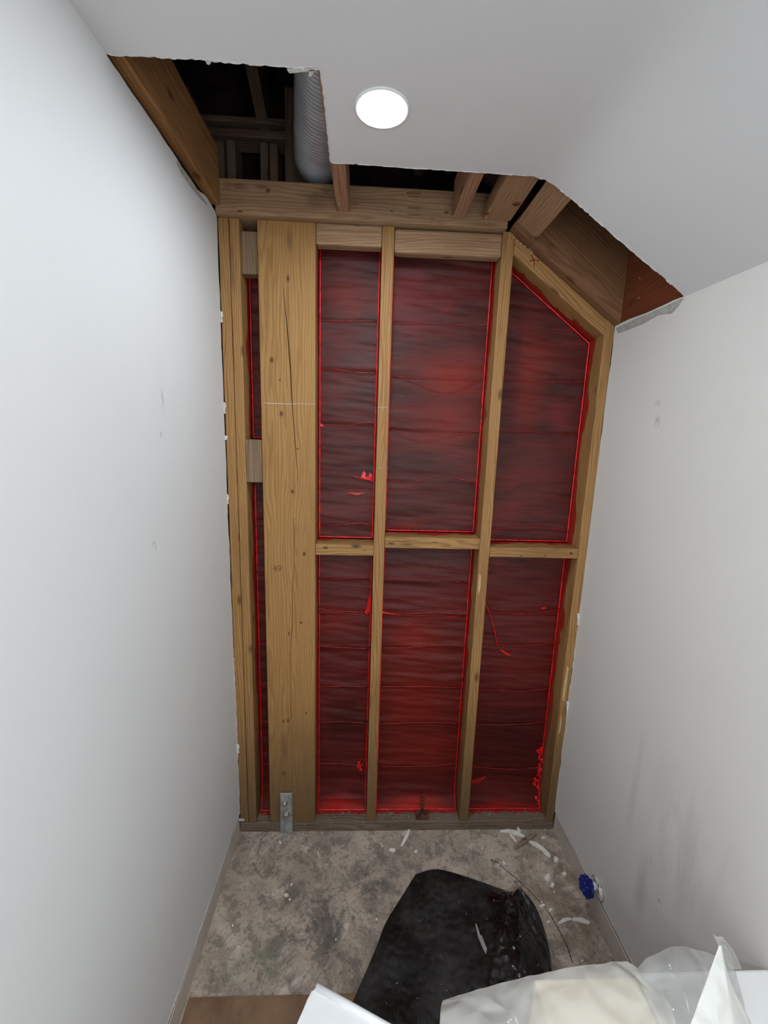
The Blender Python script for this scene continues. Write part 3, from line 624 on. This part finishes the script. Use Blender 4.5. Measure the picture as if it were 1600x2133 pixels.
memb(.5095, .8295-A, .041, zb2, 'widest lower red membrane behind the anchor bolt', [L((795, 1203), (880, 1201), (930, 1204), (975, 1220)), L((792, 1268), (830, 1278), (900, 1275), (964, 1270)), L((792, 1276), (850, 1282), (900, 1280), (953, 1284)), L((792, 1349), (850, 1349), (900, 1343), (960, 1340)), L((789, 1430), (850, 1429), (957, 1431)), L((786, 1507), (850, 1506), (953, 1506)), L((783, 1592), (840, 1597), (900, 1594), (948, 1591))], bottom=True,
     extra=[(1, [(925, 1283), (953, 1282), (952, 1286), (935, 1285)]), (1, [(792, 1273), (820, 1278), (818, 1281), (795, 1277)])])
memb(.865+A, 1.170-A, .041, zb3, 'lower red membrane nearest the right wall, with a hanging red strand', [L((1010, 1280), (1060, 1276), (1110, 1280), (1162, 1279)), L((1015, 1273), (1060, 1280), (1110, 1278), (1165, 1272)), L((1000, 1342), (1040, 1344), (1090, 1345), (1158, 1340)), L((992, 1435), (1040, 1438), (1090, 1441), (1144, 1435)), L((988, 1508), (1040, 1508), (1100, 1507), (1138, 1503)), L((980, 1596), (1040, 1603), (1090, 1602), (1120, 1597)), L((975, 1670), (1040, 1670), (1118, 1666))], bottom=True,
     extra=[(1, [(1041, 1353), (1050, 1355), (1066, 1367), (1054, 1364)]), (0, [(980, 1629), (992, 1625), (1015, 1620), (1000, 1632), (990, 1636)]), *[(1, [(cx_+random.uniform(-r_, r_)*.5+r_*math.cos(k*1.05), cy_+r_*1.4*math.sin(k*1.05)*random.uniform(.5, 1.2)) for k in range(6)]) for cx_, cy_, r_ in [(random.gauss(1126-(y_-1560)*.08, 3), y_, random.uniform(1.5, 4.5)) for y_ in range(1560, 1668, 4)]], (1, [(1127, 1268), (1136, 1264), (1138, 1269), (1131, 1269)])])
st = [at(a, b, 1, .078) for a, b in ((1007, 1250), (1017, 1270), (1026, 1298), (1031, 1320), (1035, 1345))]
tube('strand', [(p.x, .072, p.z) for p in st], [.0008, .0014, .0018, .002, .0026], M['bead'], [o for o in COL.objects if o.name.startswith('red_membrane')][-1], 5)

# ------------------------------------------------------------------ hardware
hs = empty('holdown_strap', at(596, 1742, 1, -.004), 'galvanised steel strap with two bolts at the foot of the wide post', 'strap')
x0, x1 = .150, .197
prism('lower_plate', [(x0+.001, -.007, .0008), (x1-.001, -.007, .0008), (x1-.001, -.007, .085), (x0+.001, -.007, .085)], (0, .005, 0), M['galv'], hs, .001)
bm = bmesh.new(); prof = [(x0, -.002), (x0+.004, -.011), (x1-.004, -.011), (x1, -.002)]; prs = []
for z in (.078, .178):
    prs.append([bm.verts.new((x, y, z)) for x, y in prof]+[bm.verts.new((x, y+.004, z)) for x, y in prof[::-1]])
for k in range(8): bm.faces.new((prs[0][k], prs[0][(k+1) % 8], prs[1][(k+1) % 8], prs[1][k]))
bm.faces.new(prs[0]); bm.faces.new(prs[1][::-1])
bmesh.ops.bevel(bm, geom=bm.edges[:], offset=.0008, segments=1, affect='EDGES')
child(link('upper_plate', bm2me(bm, 'plate'), M['galv']), hs)
for (a, b), r, m in (((594, 1673), .009, 'nail'), ((597, 1697), .013, 'nail')):
    p = at(a, b, 1, -.012); n = lathe('bolt', [(r*1.25, 0), (r*1.25, .002), (r, .0021), (r, .009), (r*.7, .011)], M[m], p, 'Y', 6 if r > .008 else 10, hs, smooth=False)
p = at(880, 1704, 2, .0412)
ab = empty('anchor_bolt', p, 'rusty anchor bolt and nut on a square washer on the sill plate', 'bolt')
p.y = max(p.y, .028)
board('washer', p.x-.026, p.x+.026, p.y-.022, p.y+.018, .0412, .0452, 'rust', parent=ab, bev=.001)
lathe('nut', [(.011, 0), (.011, .011)], M['rust'], (p.x, p.y, .0453), 'Z', 6, ab, smooth=False)
lathe('threaded_rod', [(.006, 0)] + [(.006+.0007*(k % 2), .006+.0025*k) for k in range(26)] + [(.005, .073)], M['rust'], (p.x, p.y, .0455), 'Z', 12, ab)

# ------------------------------------------------------------------ recessed lamp
lc = at(796, 226, 2, H)
lp_ = empty('recessed_or_fill_lamp', (lc.x, lc.y, H), 'bright round recessed lamp glowing in the white ceiling', 'lamp')
lathe('trim_ring', [(.0445, -.001), (.046, -.003), (.051, -.0028), (.053, -.0002), (.0445, -.0001)], M['tub'], (lc.x, lc.y, H), 'Z', 48, lp_).data.materials[0] = M['tub']
lathe('diffuser', [(.0444, -.0022), (.044, -.0034), (.03, -.0040)], M['glow'], (lc.x, lc.y, H), 'Z', 48, lp_)
for yy in (-1.25, -2.1):  # unseen rings added in the ceiling to go with the two fill lights
    r_ = empty('recessed_or_fill_lamp', (.45, yy, H), 'added ceiling ring for an unseen fill light, ' + ('above the viewer' if yy > -2 else 'behind the viewer'), 'lamp')
    lathe('trim_ring', [(.052, -.001), (.054, -.004), (.062, -.0035), (.066, -.0002), (.052, -.0001)], M['tub'], (.45, yy, H), 'Z', 32, r_)

# ------------------------------------------------------------------ floor things
ft = board('hardboard_sheet', .004, W-.004, -1.5, -.476, .0008, .0048, 'hard', 'brown hardboard sheet covering the floor nearest the camera', 'board', bev=.001)
def cpoly(name, pts, z, th, mat, label, cat, group, bend=0.):
    P = [at(a, b, 2, 0) for a, b in pts]; c = sum(P, Vector())/len(P)
    n = len(P); bm = bmesh.new()
    lo = [bm.verts.new((p.x, p.y, z)) for p in P]; hi = [bm.verts.new((c.x+(p.x-c.x)*.86, c.y+(p.y-c.y)*.86, z+th*random.uniform(.75, 1.2)+bend*((p.x-c.x)**2+(p.y-c.y)**2)*40)) for p in P]
    cv = bm.verts.new((c.x, c.y, z+th*1.1))
    for i in range(n):
        bm.faces.new((lo[i], lo[(i+1) % n], hi[(i+1) % n], hi[i])); bm.faces.new((hi[i], hi[(i+1) % n], cv))
    bm.faces.new(lo[::-1])
    o = link(name, bm2me(bm, name), mat); tag(o, label, cat, group); return o
DG = 'drywall scraps on the concrete floor'
def strip(pts, w):
    out = []; back = []
    for i, p in enumerate(pts):
        a = pts[max(i-1, 0)]; b = pts[min(i+1, len(pts)-1)]; dx, dy = b[0]-a[0], b[1]-a[1]; l = math.hypot(dx, dy); ww = w*(.55 if i in (0, len(pts)-1) else 1)*random.uniform(.85, 1.1)
        out.append((p[0]-dy/l*ww/2, p[1]+dx/l*ww/2)); back.append((p[0]+dy/l*ww/2, p[1]-dx/l*ww/2))
    return out+back[::-1]
def ribbon(name, pts, w, th, mat, label, cat, group, z=.001):          # long scrap as a strip of quads
    bm = bmesh.new(); rows = []
    for i, p in enumerate(pts):
        a = pts[max(i-1, 0)]; b = pts[min(i+1, len(pts)-1)]; dx, dy = b[0]-a[0], b[1]-a[1]; l = math.hypot(dx, dy)
        ww = w*(.5 if i in (0, len(pts)-1) else 1)*random.uniform(.8, 1.15)
        A_, B_ = at(p[0]-dy/l*ww/2, p[1]+dx/l*ww/2, 2, 0), at(p[0]+dy/l*ww/2, p[1]-dx/l*ww/2, 2, 0)
        h = th*random.uniform(.8, 1.3)
        rows.append([bm.verts.new((A_.x, A_.y, z)), bm.verts.new((A_.x, A_.y, z+h)), bm.verts.new((B_.x, B_.y, z+h)), bm.verts.new((B_.x, B_.y, z))])
    for A_, B_ in zip(rows, rows[1:]):
        for k in range(4): bm.faces.new((A_[k], A_[(k+1) % 4], B_[(k+1) % 4], B_[k]))
    bm.faces.new(rows[0]); bm.faces.new(rows[-1][::-1])
    o = link(name, bm2me(bm, name), mat); tag(o, label, cat, group); return o
ribbon('drywall_scrap', [(1042, 1733), (1060, 1732), (1078, 1738), (1092, 1744)], 7, .004, M['chip'], 'white curved drywall strip against the sill, left of the brown shard', 'scrap', DG)
ribbon('drywall_scrap', [(1102, 1754), (1115, 1760), (1130, 1770), (1140, 1780), (1146, 1787)], 8, .004, M['chip'], 'long white curved drywall strip right of the brown shard', 'scrap', DG)
ribbon('drywall_scrap', [(1062, 1738), (1068, 1746), (1076, 1755)], 6, .003, M['chip'], 'small slanting drywall sliver touching the brown shard', 'scrap', DG)
ribbon('drywall_scrap', [(1078, 1727), (1080, 1733), (1084, 1737)], 5, .01, M['chip'], 'tiny upright drywall crumb at the foot of the sill on the right', 'scrap', DG)
ribbon('drywall_scrap', [(853, 1730), (848, 1742), (843, 1752), (836, 1764)], 6, .005, M['chip'], 'thin twisted white sliver by the sill in the middle of the floor', 'scrap', DG)
ribbon('drywall_scrap', [(1163, 1926), (1176, 1918), (1190, 1916)], 9, .003, M['chip'], 'left half of a broken curved white strip near the right wall', 'scrap', DG)
ribbon('drywall_scrap', [(1192, 1917), (1210, 1918), (1228, 1926)], 11, .005, M['chip'], 'right half of a broken curved white strip near the right wall', 'scrap', DG)
ribbon('drywall_scrap', [(793, 1757), (797, 1766)], 4, .003, M['chip'], 'short white splinter left of the twisted sliver', 'scrap', DG)
ribbon('drywall_scrap', [(662, 1775), (665, 1785)], 3, .002, M['chip'], 'short white splinter below the wide post', 'scrap', DG)
def chip(px, py, w, h, lab):
    n = random.choice((4, 5, 5, 6)); ph = random.random()*6; pts = [(px+math.cos(ph+k*2*math.pi/n+random.uniform(-.3, .3))*w/2*random.uniform(.65, 1.15), py+math.sin(ph+k*2*math.pi/n+random.uniform(-.3, .3))*h/2*random.uniform(.65, 1.15)) for k in range(n)]
    cpoly('drywall_chip', pts, .0008, .006 if w > 6 else .003, M['chip'], lab, 'chip', 'drywall chips on the concrete floor')
for a in ((1050, 1800, 9, 17, 'oblong white chip above the torn corner of the black plastic'), (1141, 1829, 13, 17, 'large white chip left of the oval one beside the blue tape'),
          (1176, 1822, 13, 12, 'oval white chip nearest the blue tape'), (1150, 1845, 12, 9, 'crumbly white chip just below the large one'), (1158, 1792, 12, 13, 'rounded white chip at the end of the long curved strip'),
          (1132, 1746, 15, 7, 'flat white chip near the sill on the far right'), (1130, 1889, 18, 8, 'flat white chip right of the black plastic fold'), (1147, 1898, 11, 8, 'small white chip touching the flat one beside the black plastic'),
          (1142, 1923, 13, 10, 'square white chip left of the broken curved strip'), (816, 1772, 22, 9, 'pale plaster lump at the foot of the twisted sliver'), (608, 1844, 8, 6, 'small pale chip in the middle of the left floor'),
          (597, 1866, 11, 6, 'pale yellowish chip on the dark stain'), (604, 1875, 6, 5, 'tiny chip just right of the yellowish one'), (784, 1916, 5, 6, 'tiny chip near the left edge of the black plastic'),
          (497, 1973, 6, 4, 'tiny chip on the green stain'), (485, 1929, 4, 9, 'thin chip near the left wall'), (866, 1775, 14, 6, 'crumbly plaster patch right of the pale lump'), (1128, 1880, 5, 5, 'crumb above the flat chip beside the black plastic'),
          (700, 1958, 5, 5, 'tiny chip low in the middle of the floor'), (1212, 2004, 9, 6, 'small chip at the edge of the milky film'), (1155, 1845+14, 6, 4, 'faint crumb below the crumbly chip'), (583, 1755, 6, 8, 'pale crumb below the steel strap'),
          (1005, 1768, 5, 4, 'tiny crumb left of the brown shard'), (1024, 1772, 5, 5, 'tiny crumb just left of the brown shard'), (512, 2097, 5, 5, 'tiny chip on the brown hardboard')):
    chip(*a)
cpoly('wood_shard', [(1068, 1768), (1088, 1752), (1112, 1737), (1119, 1741), (1106, 1752), (1086, 1765), (1073, 1774)], .005, .007, wood(0, 'shard'), 'brown wooden shard lying across white drywall strips', 'shard', None)
# dust: countless crumbs
bm = bmesh.new()
for k in range(420):
    x, y = random.uniform(.01, 1.18), -abs(random.gauss(0, .22))-.003
    if y < -.47: continue
    if .55 < x < 1.02 and y < -.15: continue
    r = random.uniform(.0006, .0019); h = r*.8
    a = random.random()*6
    vs = [bm.verts.new((x+r*math.cos(a+i*2.1), y+r*math.sin(a+i*2.1), .0003)) for i in range(3)]; t_ = bm.verts.new((x, y, h+.0003))
    bm.faces.new(vs[::-1])
    for i in range(3): bm.faces.new((vs[i], vs[(i+1) % 3], t_))
for k in range(90):
    x, y = random.uniform(.29, 1.16), random.uniform(.003, .05); r = random.uniform(.0006, .0018); a = random.random()*6
    vs = [bm.verts.new((x+r*math.cos(a+i*2.1), y+r*math.sin(a+i*2.1), .0412)) for i in range(3)]; t_ = bm.verts.new((x, y, .0412+r))
    for i in range(3): bm.faces.new((vs[i], vs[(i+1) % 3], t_))
tag(link('plaster_crumbs', bm2me(bm, 'crumbs'), M['chip']), 'fine plaster crumbs scattered over the floor and sill', 'crumbs', kind='stuff')
# crack in the slab
tube('floor_crack', [at(a, b, 2, .0002) for a, b in ((1021, 1791), (1040, 1798), (1049, 1808), (1066, 1822), (1080, 1834), (1100, 1852), (1122, 1876), (1145, 1903), (1166, 1940), (1182, 1972), (1193, 2006))], .0011, M['dark'], fl, 5)
# blue tape wad on a stub with a white ring
c = at(1222, 1846, 0, W-.035)
bt = empty('taped_pipe_stub', (c.x, c.y, c.z), 'pipe stub wrapped in crumpled dark blue tape low on the right wall', 'pipe stub')
bm = bmesh.new(); bmesh.ops.create_icosphere(bm, subdivisions=4, radius=1)
for v in bm.verts:
    n = v.co.normalized(); k = 1+.28*noise.noise(n*2.3+Vector((3, 1, 0)))+.16*noise.noise(n*6)-.1*abs(noise.noise(n*11))
    v.co = Vector((n.x*.019*k, n.y*.028*k, n.z*.030*k))
child(link('tape_wad', bm2me(bm, 'tape'), M['blue'], mw=Matrix.Translation(c)), bt)
lathe('stub', [(.012, 0), (.012, .032)], M['tub'], (W-.034, c.y, c.z), 'X', 16, bt)
ring = [at(a+1, b, 0, W-.006) for a, b in ((1235, 1824), (1241, 1829), (1247, 1840), (1250, 1852), (1252, 1864), (1253, 1872), (1249, 1877))]
tube('escutcheon', ring, [.003, .0045, .0055, .006, .006, .005, .003], M['gypsum'], bt, 8)
# ------------------------------------------------------------------ black plastic sheet
CG = [[(866, 1821, .010), (915, 1811, .028), (1000, 1836, .035), (1062, 1857, .040), (1083, 1847, .055)],
      [(838, 1866, .010), (905, 1860, .030), (995, 1872, .050), (1068, 1880, .062), (1112, 1882, .020)],
      [(805, 1920, .010), (885, 1915, .026), (985, 1925, .050), (1072, 1930, .085), (1133, 1932, .012)],
      [(779, 1985, .010), (865, 1985, .028), (975, 1985, .046), (1078, 1985, .095), (1146, 1988, .010)],
      [(748, 2056, .010), (850, 2050, .022), (965, 2050, .046), (1082, 2050, .090), (1150, 2050, .010)],
      [(712, 2140, .012), (825, 2140, .024), (955, 2140, .040), (1085, 2140, .080), (1155, 2140, .012)],
      [(670, 2260, .014), (800, 2260, .024), (945, 2260, .030), (1085, 2260, .060), (1165, 2260, .014)]]
CP = [[Vector(at(a, b, 2, z)) for a, b, z in row] for row in CG]
NU, NV = 150, 170; bm = bmesh.new(); GR = []
for j in range(NV+1):
    cols = [cr([CP[r][c] for r in range(len(CP))], j/NV) for c in range(5)]; row = []
    for i in range(NU+1):
        p = cr(cols, i/NU); edge = min(i, NU-i, j)/12; e = min(1, edge)
        wr_ = .006*noise.noise(Vector((p.x*14-p.y*5, p.y*6, 0)))*e + .020*max(0, (i/NU-.45))*(.3-abs(noise.noise(Vector((p.x*34+p.y*10, p.y*7, 2)))))*e*2+.005*max(0, (i/NU-.4))*noise.noise(Vector((p.x*90, p.y*60, 4)))*e*2 + .0018*noise.noise(Vector((p.x*60, p.y*60, 0)))*e
        du = i/NU-(.66+.05*math.sin(j/NV*5+1)+.012*noise.noise(Vector((j*.14, 0, 0)))); wr_ += .013*math.exp(-abs(du)/.028)*min(1, j/12)*(.7+.6*noise.noise(Vector((j*.12, 3, 0))))*e
        wr_ += math.exp(-abs(du)/.06)*(.005*noise.noise(Vector((p.x*45, p.y*45, 8)))+.0045*noise.noise(Vector((p.x*80, p.y*80, 8))))*e
        du = i/NU-(.80-.06*j/NV); wr_ += .008*math.exp(-abs(du)/.02)*min(1, j/12)*e
        row.append(bm.verts.new((p.x, p.y, max(.0062, p.z+wr_))))
    GR.append(row)
for j in range(NV):
    for i in range(NU): bm.faces.new((GR[j][i], GR[j][i+1], GR[j+1][i+1], GR[j+1][i]))
rim_ = [GR[0][i] for i in range(NU+1)] + [GR[j][NU] for j in range(1, NV+1)]
lowr = [bm.verts.new((v.co.x-.004, v.co.y-.004, .0060)) for v in rim_]        # the outer edge turns down to the floor
for i in range(len(rim_)-1):
    bm.faces.new((rim_[i], rim_[i+1], lowr[i+1], lowr[i]))
me = bm2me(bm, 'black'); bs = link('black_plastic_sheet', me, M['black'], smooth=True)
tag(bs, 'glossy black plastic sheet folded over on the floor', 'plastic sheet')
q = [(990, 1924), (993, 1926), (1001, 1950), (1003, 1948), (1013, 1974), (1021, 1990), (1016, 1996), (1004, 1972), (996, 1952)]
o = prism('pale_streak', [Vector(at(a, b, 2, .066)) for a, b in q], (0, 0, .0015), plain('pale_grey', (170, 168, 166), .8), bs)  # thin pale grey streak laid on the sheet
# ------------------------------------------------------------------ white things in the foreground
ZB = .50
P0 = at(657, 2041, 2, ZB); P1 = at(845, 2146, 2, ZB); P2 = at(634, 2088, 2, ZB)
e1 = (P1-P0).normalized(); e2 = Vector((-e1.y, e1.x, 0)); e2 = -e2 if e2.y > 0 else e2
e2 = (e2*.9 + Vector((-.25, 0, 0))*.0).normalized()
tb = empty('plastic_tub_lid', (P0.x, P0.y, 0), 'white plastic tub with a grooved rim in the lower left foreground', 'tub')
def box_out(off, zz):
    A0 = P0+e1*off+e2*off
    return [A0+e1*.012, P0+e1*(.34-off)+e2*off, P0+e1*(.34-off)+e2*(.30-off), P0+e1*off+e2*(.30-off), P0+e1*off+e2*(.05), P0+e1*(off-.002)+e2*.03, A0+e2*.008]
def flat(pts, z): return [Vector((p.x, p.y, z)) for p in pts]
prism('tub_body', flat(box_out(.02, 0), .0055), (0, 0, ZB-.04), M['tub'], tb, .004)
prism('lid', flat(box_out(0, 0), ZB-.034), (0, 0, .030), M['tub'], tb, .004)
rimp = [P0+e1*.006+Vector((0, 0, -.0045))+e2*.006, P0+e1*.1+e2*.006+Vector((0, 0, -.0045)), P0+e1*.33+e2*.006+Vector((0, 0, -.0045))]
tube('lid_rim', rimp, .006, M['tub'], tb, 12)
# white box with film
ZC = .56
q0 = at(1335, 2023, 2, ZC); q1 = at(1640, 2019, 2, ZC)
yb = (q0.y+q1.y)/2
bx = board('white_box', at(1322, 2022, 2, ZC).x, W-.006, yb-.34, yb, .0055, ZC, 'card', 'white box against the right wall, half covered by plastic film', 'box', bev=.004)
def film_grid(name, rows, mat, nu, nv, wob, parent=None, label=None, cat=None, thick=.0008):
    bm = bmesh.new(); G = []
    for j in range(nv+1):
        cs_ = [cr([rows[r][c] for r in range(len(rows))], j/nv) for c in range(len(rows[0]))]; row = []
        for i in range(nu+1):
            u_ = i/nu*(len(cs_)-1); k_ = min(int(u_), len(cs_)-2); p = cr(cs_, i/nu).lerp(cs_[k_].lerp(cs_[k_+1], u_-k_), .65); sk = Vector((p.x*.8+p.y*.6, p.y*.8-p.x*.6, p.z)); p = p+Vector((0, 0, wob*1.6*(.35-abs(noise.noise(Vector((sk.x*26, sk.y*9, sk.z*9)))))+wob*.9*(.3-abs(noise.noise(Vector((sk.x*12, sk.y*34, 3))))))); row.append(bm.verts.new(p))
        G.append(row)
    for j in range(nv):
        for i in range(nu): bm.faces.new((G[j][i], G[j][i+1], G[j+1][i+1], G[j+1][i]))
    o = link(name, bm2me(bm, name), mat, smooth=True)
    if parent: child(o, parent)
    if label: tag(o, label, cat)
    md = o.modifiers.new('thickness', 'SOLIDIFY'); md.thickness = thick; md.offset = 1
    return o
cq = at(1118, 2052, 2, ZC)
M['creambox'] = plain('cream_board', (244, 232, 200), .6, .3, nz=.02, sc=8)
board('cream_box', cq.x, at(1322, 2022, 2, ZC).x-.004, yb-.34, at(1200, 2036, 2, ZC).y, .0055, ZC-.002, 'creambox', 'cream box left of the white box, under the milky film', 'box', bev=.004)
fr = empty('plastic_film', (.9, yb-.1, ZC), 'crumpled milky plastic film draped over the white box', 'plastic film')
def zr(lst, z): return [Vector(at(a, b, 2, z+dz)) for a, b, dz in lst]
random.seed(3)
film_grid('draped_film', [zr([(922, 2088, -.02), (1000, 2062, .004), (1085, 2040, .014), (1215, 2011, .016), (1305, 2004, .012), (1332, 2021, .008)], ZC+.006),
                   zr([(918, 2105, .0), (1000, 2090, .014), (1085, 2068, .026), (1215, 2040, .022), (1310, 2030, .018), (1345, 2045, .012)], ZC+.006),
                   zr([(915, 2150, .004), (1000, 2150, .02), (1085, 2130, .03), (1215, 2110, .024), (1330, 2100, .02), (1400, 2100, .012)], ZC+.006),
                   zr([(905, 2290, .004), (1000, 2290, .01), (1085, 2290, .02), (1215, 2290, .014), (1340, 2290, .01), (1430, 2290, .008)], ZC+.006)], M['film'], 80, 40, .004, fr)
film_grid('folded_film', [zr([(1318, 2030, .008), (1345, 2000, .03), (1392, 1976, .05), (1425, 1972, .055), (1480, 1985, .04), (1528, 2016, .012)], ZC),
                 zr([(1330, 2045, .012), (1360, 2030, .03), (1400, 2010, .05), (1450, 2010, .05), (1500, 2020, .034), (1535, 2040, .012)], ZC),
                 zr([(1370, 2100, .010), (1400, 2090, .02), (1430, 2085, .03), (1470, 2085, .03), (1510, 2090, .02), (1550, 2100, .010)], ZC),
                 zr([(1400, 2220, .008), (1430, 2220, .01), (1450, 2220, .012), (1480, 2220, .012), (1520, 2220, .012), (1570, 2220, .010)], ZC)], M['clear'], 50, 40, .004, fr)
# standing folded corner
pk_ = Vector(at(1498, 1968, 1, yb-.10)); bl = Vector(at(1428, 2160, 1, yb-.16)); br = Vector(at(1578, 2160, 1, yb-.13)); bl.z = max(bl.z, ZC+.004); br.z = max(br.z, ZC+.004)
mid = (bl+br)/2+Vector((0, -.03, 0))
film_grid('standing_corner', [[pk_, pk_+Vector((.0015, -.001, 0)), pk_+Vector((.003, 0, 0))],
                   [pk_.lerp(bl, .35), pk_.lerp(mid, .35), pk_.lerp(br, .35)+Vector((-.006, 0, 0))],
                   [pk_.lerp(bl, .7), pk_.lerp(mid, .7), pk_.lerp(br, .7)+Vector((-.004, 0, 0))], [bl, mid, br]], mk_film('stiff_milky_film', (238, 240, 236), .06), 24, 36, .001, fr)
cl = [at(a, b, 1, yb-.06) for a, b in ((1502, 1975), (1497, 1956), (1512, 1960), (1530, 1985), (1540, 2010), (1545, 2026))]
film_grid('clear_tip', [[Vector(at(1484, 1945, 1, yb-.06)), Vector(at(1492, 1952, 1, yb-.06)), Vector(at(1506, 1952, 1, yb-.06))],
                  [Vector(at(1500, 1975, 1, yb-.06)), Vector(at(1515, 1978, 1, yb-.05)), Vector(at(1528, 1982, 1, yb-.06))],
                  [Vector(at(1520, 2020, 1, yb-.06)), Vector(at(1532, 2020, 1, yb-.05)), Vector(at(1545, 2020, 1, yb-.06))]], M['clear'], 14, 20, .001, fr)
bpy.context.view_layer.update()
